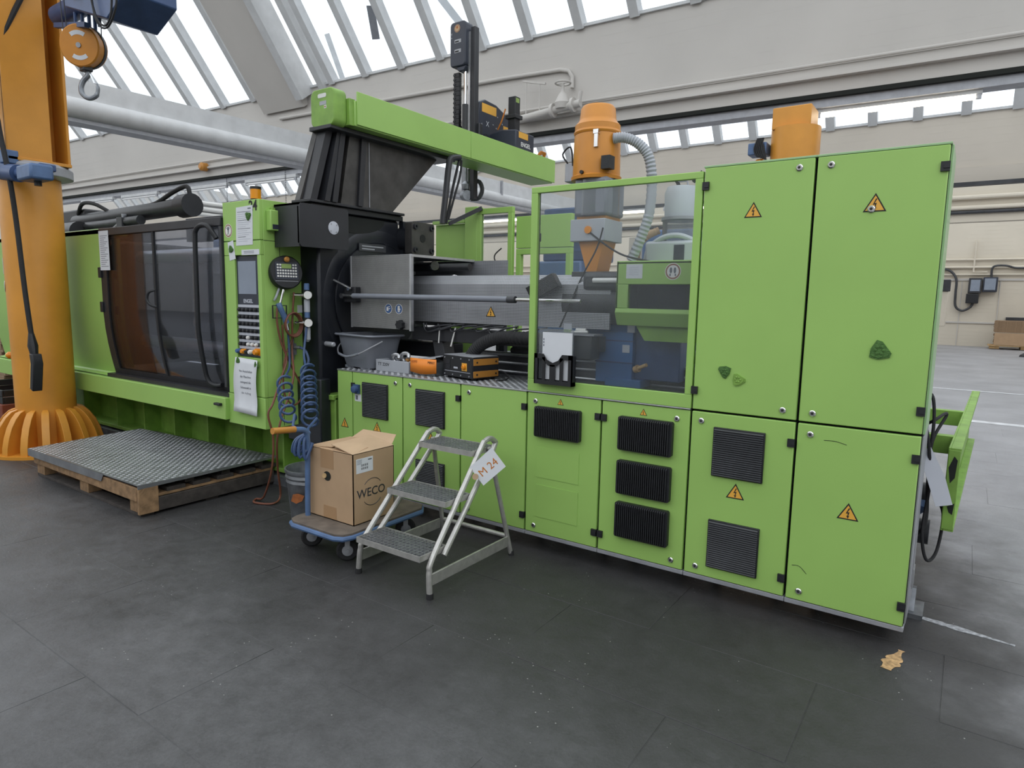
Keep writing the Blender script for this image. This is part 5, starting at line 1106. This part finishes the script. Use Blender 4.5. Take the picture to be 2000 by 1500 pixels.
B('gear_case', bluepaint, cr1, -6.72,-1.08,2.53,-6.42,-.9,2.66,.02); MB().cyl((-7.25,-1.0,2.67),(-6.88,-1.0,2.62),.075,n=18).cyl((-6.88,-1.0,2.62),(-6.74,-1.0,2.60),.045,n=14).build('slewing_motor', bluedark, cr1); B('motor_bracket', bluedark, cr1, -7.0,-.98,2.62,-6.5,-.85,2.68,.01)
MB().lathe([(.03,0),(.03,.05)], (-6.55,-.98,2.49), 8).build('plug', blackm, cr1)
B('blue_bracket', bluepaint, cr1, -7.5,-1.02,2.74,-7.15,-.9,2.86,.01)
m = MB(); m.box(cx-.28,cy-.26,2.80,cx+.28,cy-.235,5.05); m.box(cx-.28,cy+.235,2.80,cx+.28,cy+.26,5.05); m.box(cx-.0125,cy-.235,2.80,cx+.0125,cy+.235,5.05); m.box(cx+.26,cy-.26,2.80,cx+.29,cy+.1,5.05); m.box(cx-.29,cy-.26,2.78,cx+.30,cy+.26,2.81)
m.build('upright', orange, cr1, .004)
B('jib', orange, cr1, cx-.3,cy-.10,4.62,-4.2,cy+.12,4.95,.006)
B('splice_box', blackm, cr1, cx-.28,cy-.34,4.05,cx-.05,cy-.26,4.22,.02)
m = MB(); m.tube(smooth([(cx-.1,cy-.3,4.15),(cx+.05,cy-.31,3.7),(cx+.12,cy-.31,3.3),(cx+.02,cy-.31,3.0),(cx+.1,cy-.31,2.93),(cx+.16,cy-.31,3.0)],5), .007, 6); m.tube(smooth([(cx+.14,cy-.31,2.95),(cx+.1,cy-.36,2.78),(cx-.1,cy-.38,2.66),(cx-.2,cy-.38,2.70)],4), .007, 6); m.build('cable', darkgrey, cr1)
a = math.radians(-112); u = Vector((math.cos(a), math.sin(a), 0)); 
MB().lathe([(.055,0),(.055,.004)], Vector((cx,cy,1.63)) + u*(R_-.002), 20, u).build('round_label', paper, cr1); MB().lathe([(.03,.004),(.03,.006)], Vector((cx,cy,1.63)) + u*(R_-.002), 16, u).build('label_print', bluedark, cr1)
m = MB(); m.beam(Vector((cx,cy,1.75)) + u*(R_+.001), Vector((cx,cy,1.9)) + u*(R_+.001), .05, .004, u); m.build('label_strip', paper, cr1)
a2 = math.radians(-125); u2 = Vector((math.cos(a2), math.sin(a2), 0)); MB().lathe([(.03,0),(.035,.03),(.02,.05)], Vector((cx,cy,.96)) + u2*R_, 12, u2).build('cap', amber, cr1)
pe = thing('pendant_control', 'yellow and black hoist pendant hanging on a black cable in front of the orange column', 'remote control', (-6.95,-.98,1.3))
MB().tube(smooth([(-7.1,-.62,4.6),(-7.2,-1.03,3.6),(-7.15,-1.04,3.1),(-7.05,-1.02,2.6),(-7.03,-1.0,2.2),(-6.99,-.99,1.6),(-6.95,-.98,1.19)],6), .022, 8).build('cable', rubber, pe)
def PD(x, y, z): return (x+.30, y, z+.07)
MB().tube([PD(-7.255,-.98,1.14),PD(-7.235,-.98,1.02),PD(-7.215,-.98,.93)], [.022,.042,.03], 10).build('boot', blackm, pe)
MB().prism([(-7.225,.95),(-7.16,.95),(-7.135,.86),(-7.205,.60),(-7.27,.62),(-7.21,.86)], 'y', -1.02, -.94).map(PD).build('housing', blackm, pe, .008); MB().prism([(-7.235,.90),(-7.212,.86),(-7.274,.62),(-7.30,.63)], 'y', -1.012, -.95).map(PD).build('button_side', yellow, pe)
# hoist with hook block hanging from the jib
ho = thing('chain_hoist', 'dark blue electric hoist hanging from the crane jib above the hook block', 'hoist', (-6.1,-.55,4.1))
MB().prism([(-6.38,3.98),(-5.66,3.73),(-5.34,3.86),(-5.34,4.35),(-6.38,4.35)], 'y', -.75, -.35).build('housing', bluedark, ho, .01)
MB().cyl((-7.0,-.55,4.10),(-6.38,-.55,4.10),.09,n=16).build('motor', bluedark, ho); MB().beam((-6.9,-.62,3.98),(-6.3,-.62,3.86),.04,.04).build('frame_bar', bluedark, ho)
B('control_box', bluepaint, ho, -6.2,-.78,4.0,-5.7,-.74,4.3); m = MB()
for x in (-5.5,-5.42): m.lathe([(.03,0),(.03,.1),(.02,.12)], (x,-.77,3.92), 10)
m.build('cable_gland', darkgrey, ho)
m = MB(); m.tube(smooth([(-5.5,-.77,3.93),(-5.52,-.78,3.72),(-5.62,-.78,3.66),(-5.75,-.78,3.74),(-5.84,-.78,3.95),(-5.86,-.78,4.2)],5), .008, 6); m.tube(smooth([(-5.42,-.77,3.93),(-5.44,-.78,3.75),(-5.6,-.78,3.64),(-5.78,-.78,3.76),(-5.87,-.78,4.2)],5), .008, 6); m.build('cable', rubber, ho)
B('suspension', bluedark, ho, -6.0,-.6,4.35,-5.8,-.5,4.62)
hb = thing('hook_block', 'orange pulley block with grey steel hook hanging below the hoist', 'hook', (-6.5,-.55,3.6))
ax = Vector((.55,-.80,-.12)).normalized(); hc = Vector((-6.50,-.57,3.735))
MB().lathe([(.165,-.07),(.175,-.06),(.175,.06),(.165,.07)], hc, 30, ax).build('sheave_cover', orange_l, hb); MB().lathe([(.178,-.045),(.182,-.04),(.182,-.015),(.178,-.01)], hc, 30, ax).build('sheave', darkgrey, hb)
MB().lathe([(.022,.07),(.022,.078)], hc, 14, ax).build('axle_cap', frame_grey, hb)
U_ = Vector((0,0,1)).cross(ax).normalized(); V_ = ax.cross(U_)
for s_ in (1, -1):
    m = MB(); m.flat([(.12*math.cos(a)*1.0, s_*.12*math.sin(a)) for a in [PI*.3+PI*.4*i/6 for i in range(7)]] + [(.085*math.cos(a), s_*.085*math.sin(a)) for a in [PI*.7-PI*.4*i/6 for i in range(7)]], hc + ax*.0705, U_, V_, .0015); m.build('label', paper, hb)
B('hook_yoke', darkgrey, hb, -6.55,-.6,3.53,-6.46,-.52,3.60,.01)
hk = [(1.25*a_, 1.2*b_) for a_, b_ in [(0,0),(0,-.05),(-.035,-.09),(-.055,-.14),(-.045,-.19),(0,-.215),(.05,-.195),(.065,-.15),(.06,-.11)]]
MB().tube(smooth([hc + Vector((0,.02,-.17)) + U_*x + Vector((0,0,1))*z for x, z in hk],5), [.022]*20 + [.02]*12 + [.016]*6 + [.01]*3, 10).build('hook', galv, hb)
MB().beam(hc + Vector((0,.02,-.20)) + U_*.012, hc + Vector((0,.02,-.30)) + U_*.055, .02, .005).build('safety_latch', chrome, hb)
m = MB()
for dx, dz, dark in ((-.17,.3,0),(-.14,.3,0),(.16,.3,0)): m.tube([hc + U_*dx, hc + U_*dx*1.1 + Vector((0,0,.6))], .004, 6)
m.build('rope', darkgrey, hb)
m = MB()
for k, dx in enumerate((-.09,-.03,.03,.08,.12)): 
    p0 = hc + U_*dx + Vector((0,.03,.14 if k < 4 else .18)); m.tube([p0, p0 + Vector((0,0,.35))], .016, 8)
m.build('chain_strand', bluedark, hb)
# second crane far behind
c2 = thing('slewing_crane', 'orange crane column rising behind the tall upper cabinets', 'crane', (-1.62,4.6,0))
MB().lathe([(.255,0),(.255,3.52)], (-1.64,4.6,0), 32).build('column', orange, c2); MB().lathe([(.45,0),(.45,.03)], (-1.64,4.6,0), 24).build('base_ring', orange, c2)
B('column_head', orange, c2, -1.86,4.42,3.50,-1.46,4.8,3.73,.01)
B('motor', bluepaint, c2, -2.1,4.4,3.25,-1.9,4.6,3.38,.01); m = MB()
for k in range(5): m.tube(smooth([(-1.99+.015*k,4.38,3.42),(-2.02+.02*k,4.37,3.3),(-1.97+.02*k,4.37,3.22-.01*k),(-1.93,4.38,3.35)],5), .01, 6)
m.build('cable_loops', rubber, c2)
MB().lathe([(.09,-.03),(.09,.03)], (-1.96,4.45,3.12), 16, (1,-.3,0)).build('hook_block', orange_l, c2); MB().beam((-1.92,4.45,3.2),(-1.92,4.45,3.02),.05,.02).build('hook_plate', white_p, c2)
# ------------------------------------------------------------------ pallet with tread plate
pa_ = thing('pallet_platform', 'weathered wooden pallet used as a standing platform beside the crane foot', 'pallet', (-5.55,-.62,0))
px0, px1, py0, py1 = -6.43, -4.63, -1.19, -.10
for i, x in enumerate((px0, (px0+px1)/2-.07, px1-.15)):
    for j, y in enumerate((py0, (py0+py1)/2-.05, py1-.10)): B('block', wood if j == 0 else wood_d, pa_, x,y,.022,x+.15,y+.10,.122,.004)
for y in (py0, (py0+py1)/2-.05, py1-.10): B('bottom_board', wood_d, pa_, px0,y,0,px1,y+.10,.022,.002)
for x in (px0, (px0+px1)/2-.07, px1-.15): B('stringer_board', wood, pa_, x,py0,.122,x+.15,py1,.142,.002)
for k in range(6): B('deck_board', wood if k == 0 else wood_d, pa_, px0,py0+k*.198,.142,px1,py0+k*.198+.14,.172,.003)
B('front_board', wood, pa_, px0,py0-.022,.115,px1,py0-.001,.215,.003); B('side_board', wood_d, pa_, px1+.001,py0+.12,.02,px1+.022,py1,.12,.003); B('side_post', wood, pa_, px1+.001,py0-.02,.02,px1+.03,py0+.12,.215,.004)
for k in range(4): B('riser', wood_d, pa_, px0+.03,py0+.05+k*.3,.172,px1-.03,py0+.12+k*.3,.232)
tp = thing('tread_plate', 'large aluminium tread plate with folded edges lying on the wooden pallet', 'metal plate', (-5.6,-.6,.235))
MB().prism([(-6.47,-1.235),(-4.60,-1.21),(-4.62,-.06),(-6.62,-.22)], 'z', .233, .239).build('plate', tread, tp)
treads(tp, -6.62, -1.235, -4.6, -.06, .239, lambda x, y: y > -1.225+.0134*(x+6.47) and y < -.075 + .08*(x+4.62) and x > -6.46-.145*(y+1.235))
MB().prism([(-6.47,.178),(-5.15,.178),(-5.11,.239),(-6.47,.239)], 'y', -1.238, -1.232).map(lambda x,y,z: (x, y+.014*(x+6.47), z)).build('folded_front', tread, tp)
MB().prism([(-1.212,.21),(-.06,.225),(-.06,.239),(-1.212,.239)], 'x', -4.606, -4.600).build('folded_side', tread, tp)
# ------------------------------------------------------------------ zinc bin, cart, box
zb = thing('zinc_bin', 'dented galvanised bin with rust stains standing behind the blue cart', 'bin', (-3.60,-.50,0))
MB().lathe([(.125,0),(.14,.02),(.165,.30),(.172,.31),(.168,.33),(.176,.345),(.172,.365),(.18,.38),(.18,.40),(.17,.40),(.13,.05),(.02,.04)], (-3.60,-.50,0), 28).build('bin_body', galv, zb)
m = MB(); m.flat([(-.06,-.03),(-.02,-.045),(.03,-.02),(.05,.02),(.0,.03),(-.04,.02)], (-3.545,-.655,.22), Vector((.95,.3,0)).normalized(), Vector((.03,-.09,1)).normalized(), .002); m.build('rust_patch', rust, zb)
ca2 = thing('platform_cart', 'small blue platform cart with plywood deck and bent pull handle', 'cart', (-3.0,-.6,0))
dk = [(-3.27,-.88),(-3.25,-.93),(-3.20,-.955),(-2.82,-.955),(-2.77,-.93),(-2.75,-.88),(-2.75,-.28),(-2.80,-.22),(-3.22,-.22),(-3.27,-.28)]
MB().prism(dk, 'z', .195, .215).build('deck', trolley_w, ca2, .003)
MB().tube([(x, y, .185) for x, y in dk], .016, 8, closed=True).build('rim_frame', bluepaint, ca2)
for x in (-3.15, -2.87): B('cross_member', bluepaint, ca2, x-.02,-.9,.165,x+.02,-.27,.195)
MB().tube(smooth([(-3.21,-.80,.10),(-3.215,-.83,.18),(-3.21,-.83,.5),(-3.205,-.83,.70),(-3.20,-.85,.765),(-3.195,-.92,.785),(-3.19,-1.07,.80)],5), .017, 10).build('pull_handle', bluepaint, ca2)
MB().tube([(-3.194,-.93,.787),(-3.189,-1.09,.802)], .020, 12).build('handle_grip', brownorange, ca2)
for (x, y) in ((-3.22,-.80),(-2.86,-.82),(-3.2,-.34),(-2.84,-.34)):
    w_ = MB().lathe([(.03,-.02),(.058,-.02),(.068,-.012),(.068,.012),(.058,.02),(.03,.02)], (x,y,.069), 24, (.75,-.66,0)).build('wheel', rubber, ca2)
    MB().lathe([(.035,.018),(.032,.026),(.012,.028),(.012,.034)], (x,y,.069), 14, (.75,-.66,0)).build('hub', frame_grey, w_)
    m = MB(); m.beam((x-.03*.66,y-.03*.75,.075),(x-.01,y-.01,.18),.03,.006,(.75,-.66,0)); m.beam((x+.02,y-.022,.075),(x+.015,y-.01,.18),.03,.005,(.75,-.66,0)); m.build('caster_fork', frame_grey, ca2)
bx = thing('carton', 'brown cardboard carton with WECO print and open flaps standing on the blue cart', 'box', (-3.02,-.64,.215))
x0, x1, y0, y1, z0, z1 = -3.235, -2.825, -.80, -.46, .216, .66
m = MB(); m.box(x0,y0,z0,x1,y0+.005,z1); m.box(x0,y1-.005,z0,x1,y1,z1); m.box(x0,y0,z0,x0+.005,y1,z1); m.box(x1-.005,y0,z0,x1,y1,z1); m.box(x0,y0,z0,x1,y1,z0+.005); m.build('box_walls', cardb, bx)
m = MB(); m.add([(x1,y0,z1),(x1,y1,z1),(x1-.20,y1-.02,z1+.045),(x1-.215,y0+.02,z1+.03),(x1,y0,z1-.004),(x1,y1,z1-.004),(x1-.20,y1-.02,z1+.041),(x1-.215,y0+.02,z1+.026)], [(0,1,2,3),(7,6,5,4),(0,4,5,1),(1,5,6,2),(2,6,7,3),(3,7,4,0)]); m.build('flap', cardb_i, bx)
m = MB(); m.add([(x0,y0,z1),(x0,y1,z1),(x0+.19,y1-.02,z1+.02),(x0+.19,y0+.03,z1+.012),(x0,y0,z1-.004),(x0,y1,z1-.004),(x0+.19,y1-.02,z1+.016),(x0+.19,y0+.03,z1+.008)], [(3,2,1,0),(4,5,6,7),(0,1,5,4),(1,2,6,5),(2,3,7,6),(3,0,4,7)]); m.build('flap', cardb, bx)
m = MB(); m.add([(x0+.02,y1,z1),(x1-.02,y1,z1),(x1-.05,y1+.07,z1+.05),(x0+.05,y1+.07,z1+.045),(x0+.02,y1+.004,z1),(x1-.02,y1+.004,z1),(x1-.05,y1+.074,z1+.05),(x0+.05,y1+.074,z1+.045)], [(0,1,2,3),(7,6,5,4),(0,4,5,1),(1,5,6,2),(2,6,7,3),(3,7,4,0)]); m.build('flap', cardb_i, bx)
m = MB(); m.add([(x0+.005,y0,z1),(x1-.005,y0,z1),(x1-.04,y0+.16,z1+.012),(x0+.04,y0+.16,z1+.004),(x0+.005,y0,z1-.004),(x1-.005,y0,z1-.004),(x1-.04,y0+.16,z1+.008),(x0+.04,y0+.16,z1)], [(0,1,2,3),(7,6,5,4),(0,4,5,1),(1,5,6,2),(2,6,7,3),(3,7,4,0)]); m.build('flap', cardb, bx)
B('tape_strip', tape, bx, -3.12,y0-.0012,.54,-3.0,y0-.0002,.66); B('tape_strip', tape, bx, -3.10,y0-.0012,.222,-2.98,y0-.0002,.30)
MB().prism(circ(.034,18,-3.06,.49,.03), 'y', y0-.002, y0-.0005).build('hand_hole', gap, bx); MB().lathe([(.016,0),(.016,.008)], (-3.08,y0-.001,.49), 10, (.2,-1,.1)).build('cork', wood_l, bx)
sl_ = B('shipping_label', paper, bx, x1+.0002,-.775,.535,x1+.0012,-.64,.625)
for k in range(4): B('print_line', ink, sl_, x1+.001,-.77,.615-k*.008,x1+.0017,-.73,.6175-k*.008)
for r in range(2):
    for k in range(11): B('barcode_bar', inkb, sl_, x1+.001,-.735+k*.0052,.574-r*.02,x1+.0017,-.735+k*.0052+[.0014,.003][k*7 % 3 == 0],.588-r*.02)
B('print_line', ink, sl_, x1+.001,-.68,.606,x1+.0017,-.65,.614)
text('WECO', .076, (x1+.0005,-.655,.40), YN, ZN, darkgrey, bx, bold=.0006)
m = MB(); 
for (c0, r, a0, a1) in (((-.645,.425),.075,.5,2.6),((-.645,.375),.075,3.6,5.8)):
    pts = [(c0[0] + r*math.cos(a0+(a1-a0)*i/14), c0[1] + r*.8*math.sin(a0+(a1-a0)*i/14)) for i in range(15)]; m.tube([(x1+.0005, y, z) for y, z in pts], .002, 5)
m.build('logo_arc', darkgrey, bx)
# ------------------------------------------------------------------ step ladder
ld = thing('step_ladder', 'aluminium three step ladder with arched rails and grating treads', 'ladder', (-2.34,-.55,0))
def lx(side, z): return (-2.67+.10*z) if side == 0 else (-2.115-.05*z)
for sd_ in (0, 1):
    x = lx(sd_, 0)
    fr_ = [(lx(sd_, z), y, z) for y, z in ((-.905,0.0),(-.905,.10),(-.90,.15),(-.875,.21),(-.66,.46),(-.42,.735),(-.385,.765),(-.335,.775),(-.295,.755),(-.30,.71),(-.55,.44),(-.78,.20))]
    MB().tube(smooth(fr_,5), .0165, 10).build('side_rail', alu_tube, ld)
    MB().lathe([(.02,0),(.02,.03)], (x,-.905,0), 12).build('rubber_foot', rubber, ld)
    MB().tube([(lx(sd_,.72),-.34,.72),(x,-.145,.0)], .0145, 10).build('rear_leg', alu_tube, ld); MB().lathe([(.018,0),(.018,.03)], (x,-.145,0), 12).build('rubber_foot', rubber, ld)
    MB().box(x-.006,-.895,.07,x+.006,-.19,.135).build('bottom_brace', alu_tube, ld, .002)
MB().cyl((-2.66,-.175,.13),(-2.12,-.175,.13),.014,n=10).build('rear_spreader', alu_tube, ld)
for (z, yf_) in ((.24,-.95),(.48,-.73),(.72,-.485)):
    x0, x1, y0, y1 = lx(0,z)+.02, lx(1,z)-.02, yf_, yf_+.21
    tr_ = MB().box(x0,y0-.004,z-.03,x1,y0,z+.002).box(x0,y1,z-.03,x1,y1+.004,z+.002).box(x0-.004,y0-.004,z-.03,x0,y1+.004,z+.002).box(x1,y0-.004,z-.03,x1+.004,y1+.004,z+.002).build('step_frame', alu_tube, ld)
    m = MB()
    for k in range(1, 17): m.box(x0+k*(x1-x0)/17-.0015,y0,z-.022,x0+k*(x1-x0)/17+.0015,y1,z)
    for k in range(1, 7): m.box(x0,y0+k*(y1-y0)/7-.0012,z-.022,x1,y0+k*(y1-y0)/7+.0012,z)
    m.build('grating', silver, tr_, kind='stuff')
sn = thing('number_tag', 'white square tag printed M 24 hung on the right rail of the step ladder', 'sign', (-2.06,-.47,.65))
nn = Vector((.55,-.83,.08)).normalized(); uu = Vector((0,0,1)).cross(nn).normalized(); vv = nn.cross(uu); tO = Vector((-2.055,-.47,.645)); an = math.radians(42)
ut = uu*math.cos(an) + vv*math.sin(an); vt = -uu*math.sin(an) + vv*math.cos(an)
m = MB(); m.flat([(-.095,-.06),(.075,-.06),(.085,.075),(-.085,.07)], tO, ut, vt, .0012); m.build('card', paper, sn)
text('M 24', .062, tO + nn*.0013 + ut*-.005, ut, vt, copper, sn)
MB().lathe([(.018,0),(.018,.01)], tO + ut*-.095 + vt*.01 + nn*.004, 10, nn).build('tape_knot', cardb_i, sn)
# ------------------------------------------------------------------ left edge clutter
ck = thing('parts_crate', 'red brown crate with a pale label behind the crane foot at the left edge', 'crate', (-8.6,-.6,0))
B('crate_body', redbrown, ck, -9.3,-.9,0,-8.12,-.3,.40,.01); B('label', cardb_i, ck, -8.45,-.903,.20,-8.3,-.899,.25); B('grip_slot', gap, ck, -8.8,-.903,.3,-8.6,-.899,.34)
for k in range(2): MB().rframe(-9.2+k*.02,-.88,-8.14,-.32,.02,0,.07).map(lambda x,y,z: (x, z, .402+y+k*.075)).build('black_crate', blackm, None, .004, label=['lower','upper'][k] + ' flat black crate stacked on the red brown crate', cat='crate', group='flat black crates')
st_ = thing('cardboard_stack', 'tall stack of flattened brown cardboard behind the crane column', 'cardboard', (-11.4,.3,0))
for k in range(30): B('cardboard_sheet', cardb_e, st_, -12.6+random.uniform(0,.05),-.1,.02+k*.035,-10.6+random.uniform(0,.08),.9,.052+k*.035)
B('skid', wood_d, st_, -12.6,-.1,0,-10.6,.9,.02)
rl = thing('foil_roll', 'crumpled grey foil bundle on top of the cardboard stack at the left edge', 'foil', (-11.4,.3,1.08))
m = MB()
for k in range(14): m.box(-12.3+random.uniform(-.1,.1),-.05,1.075+k*.022,-10.8+random.uniform(-.15,.1),.8,1.085+k*.022)
m.build('foil_layers', lightplas, rl)
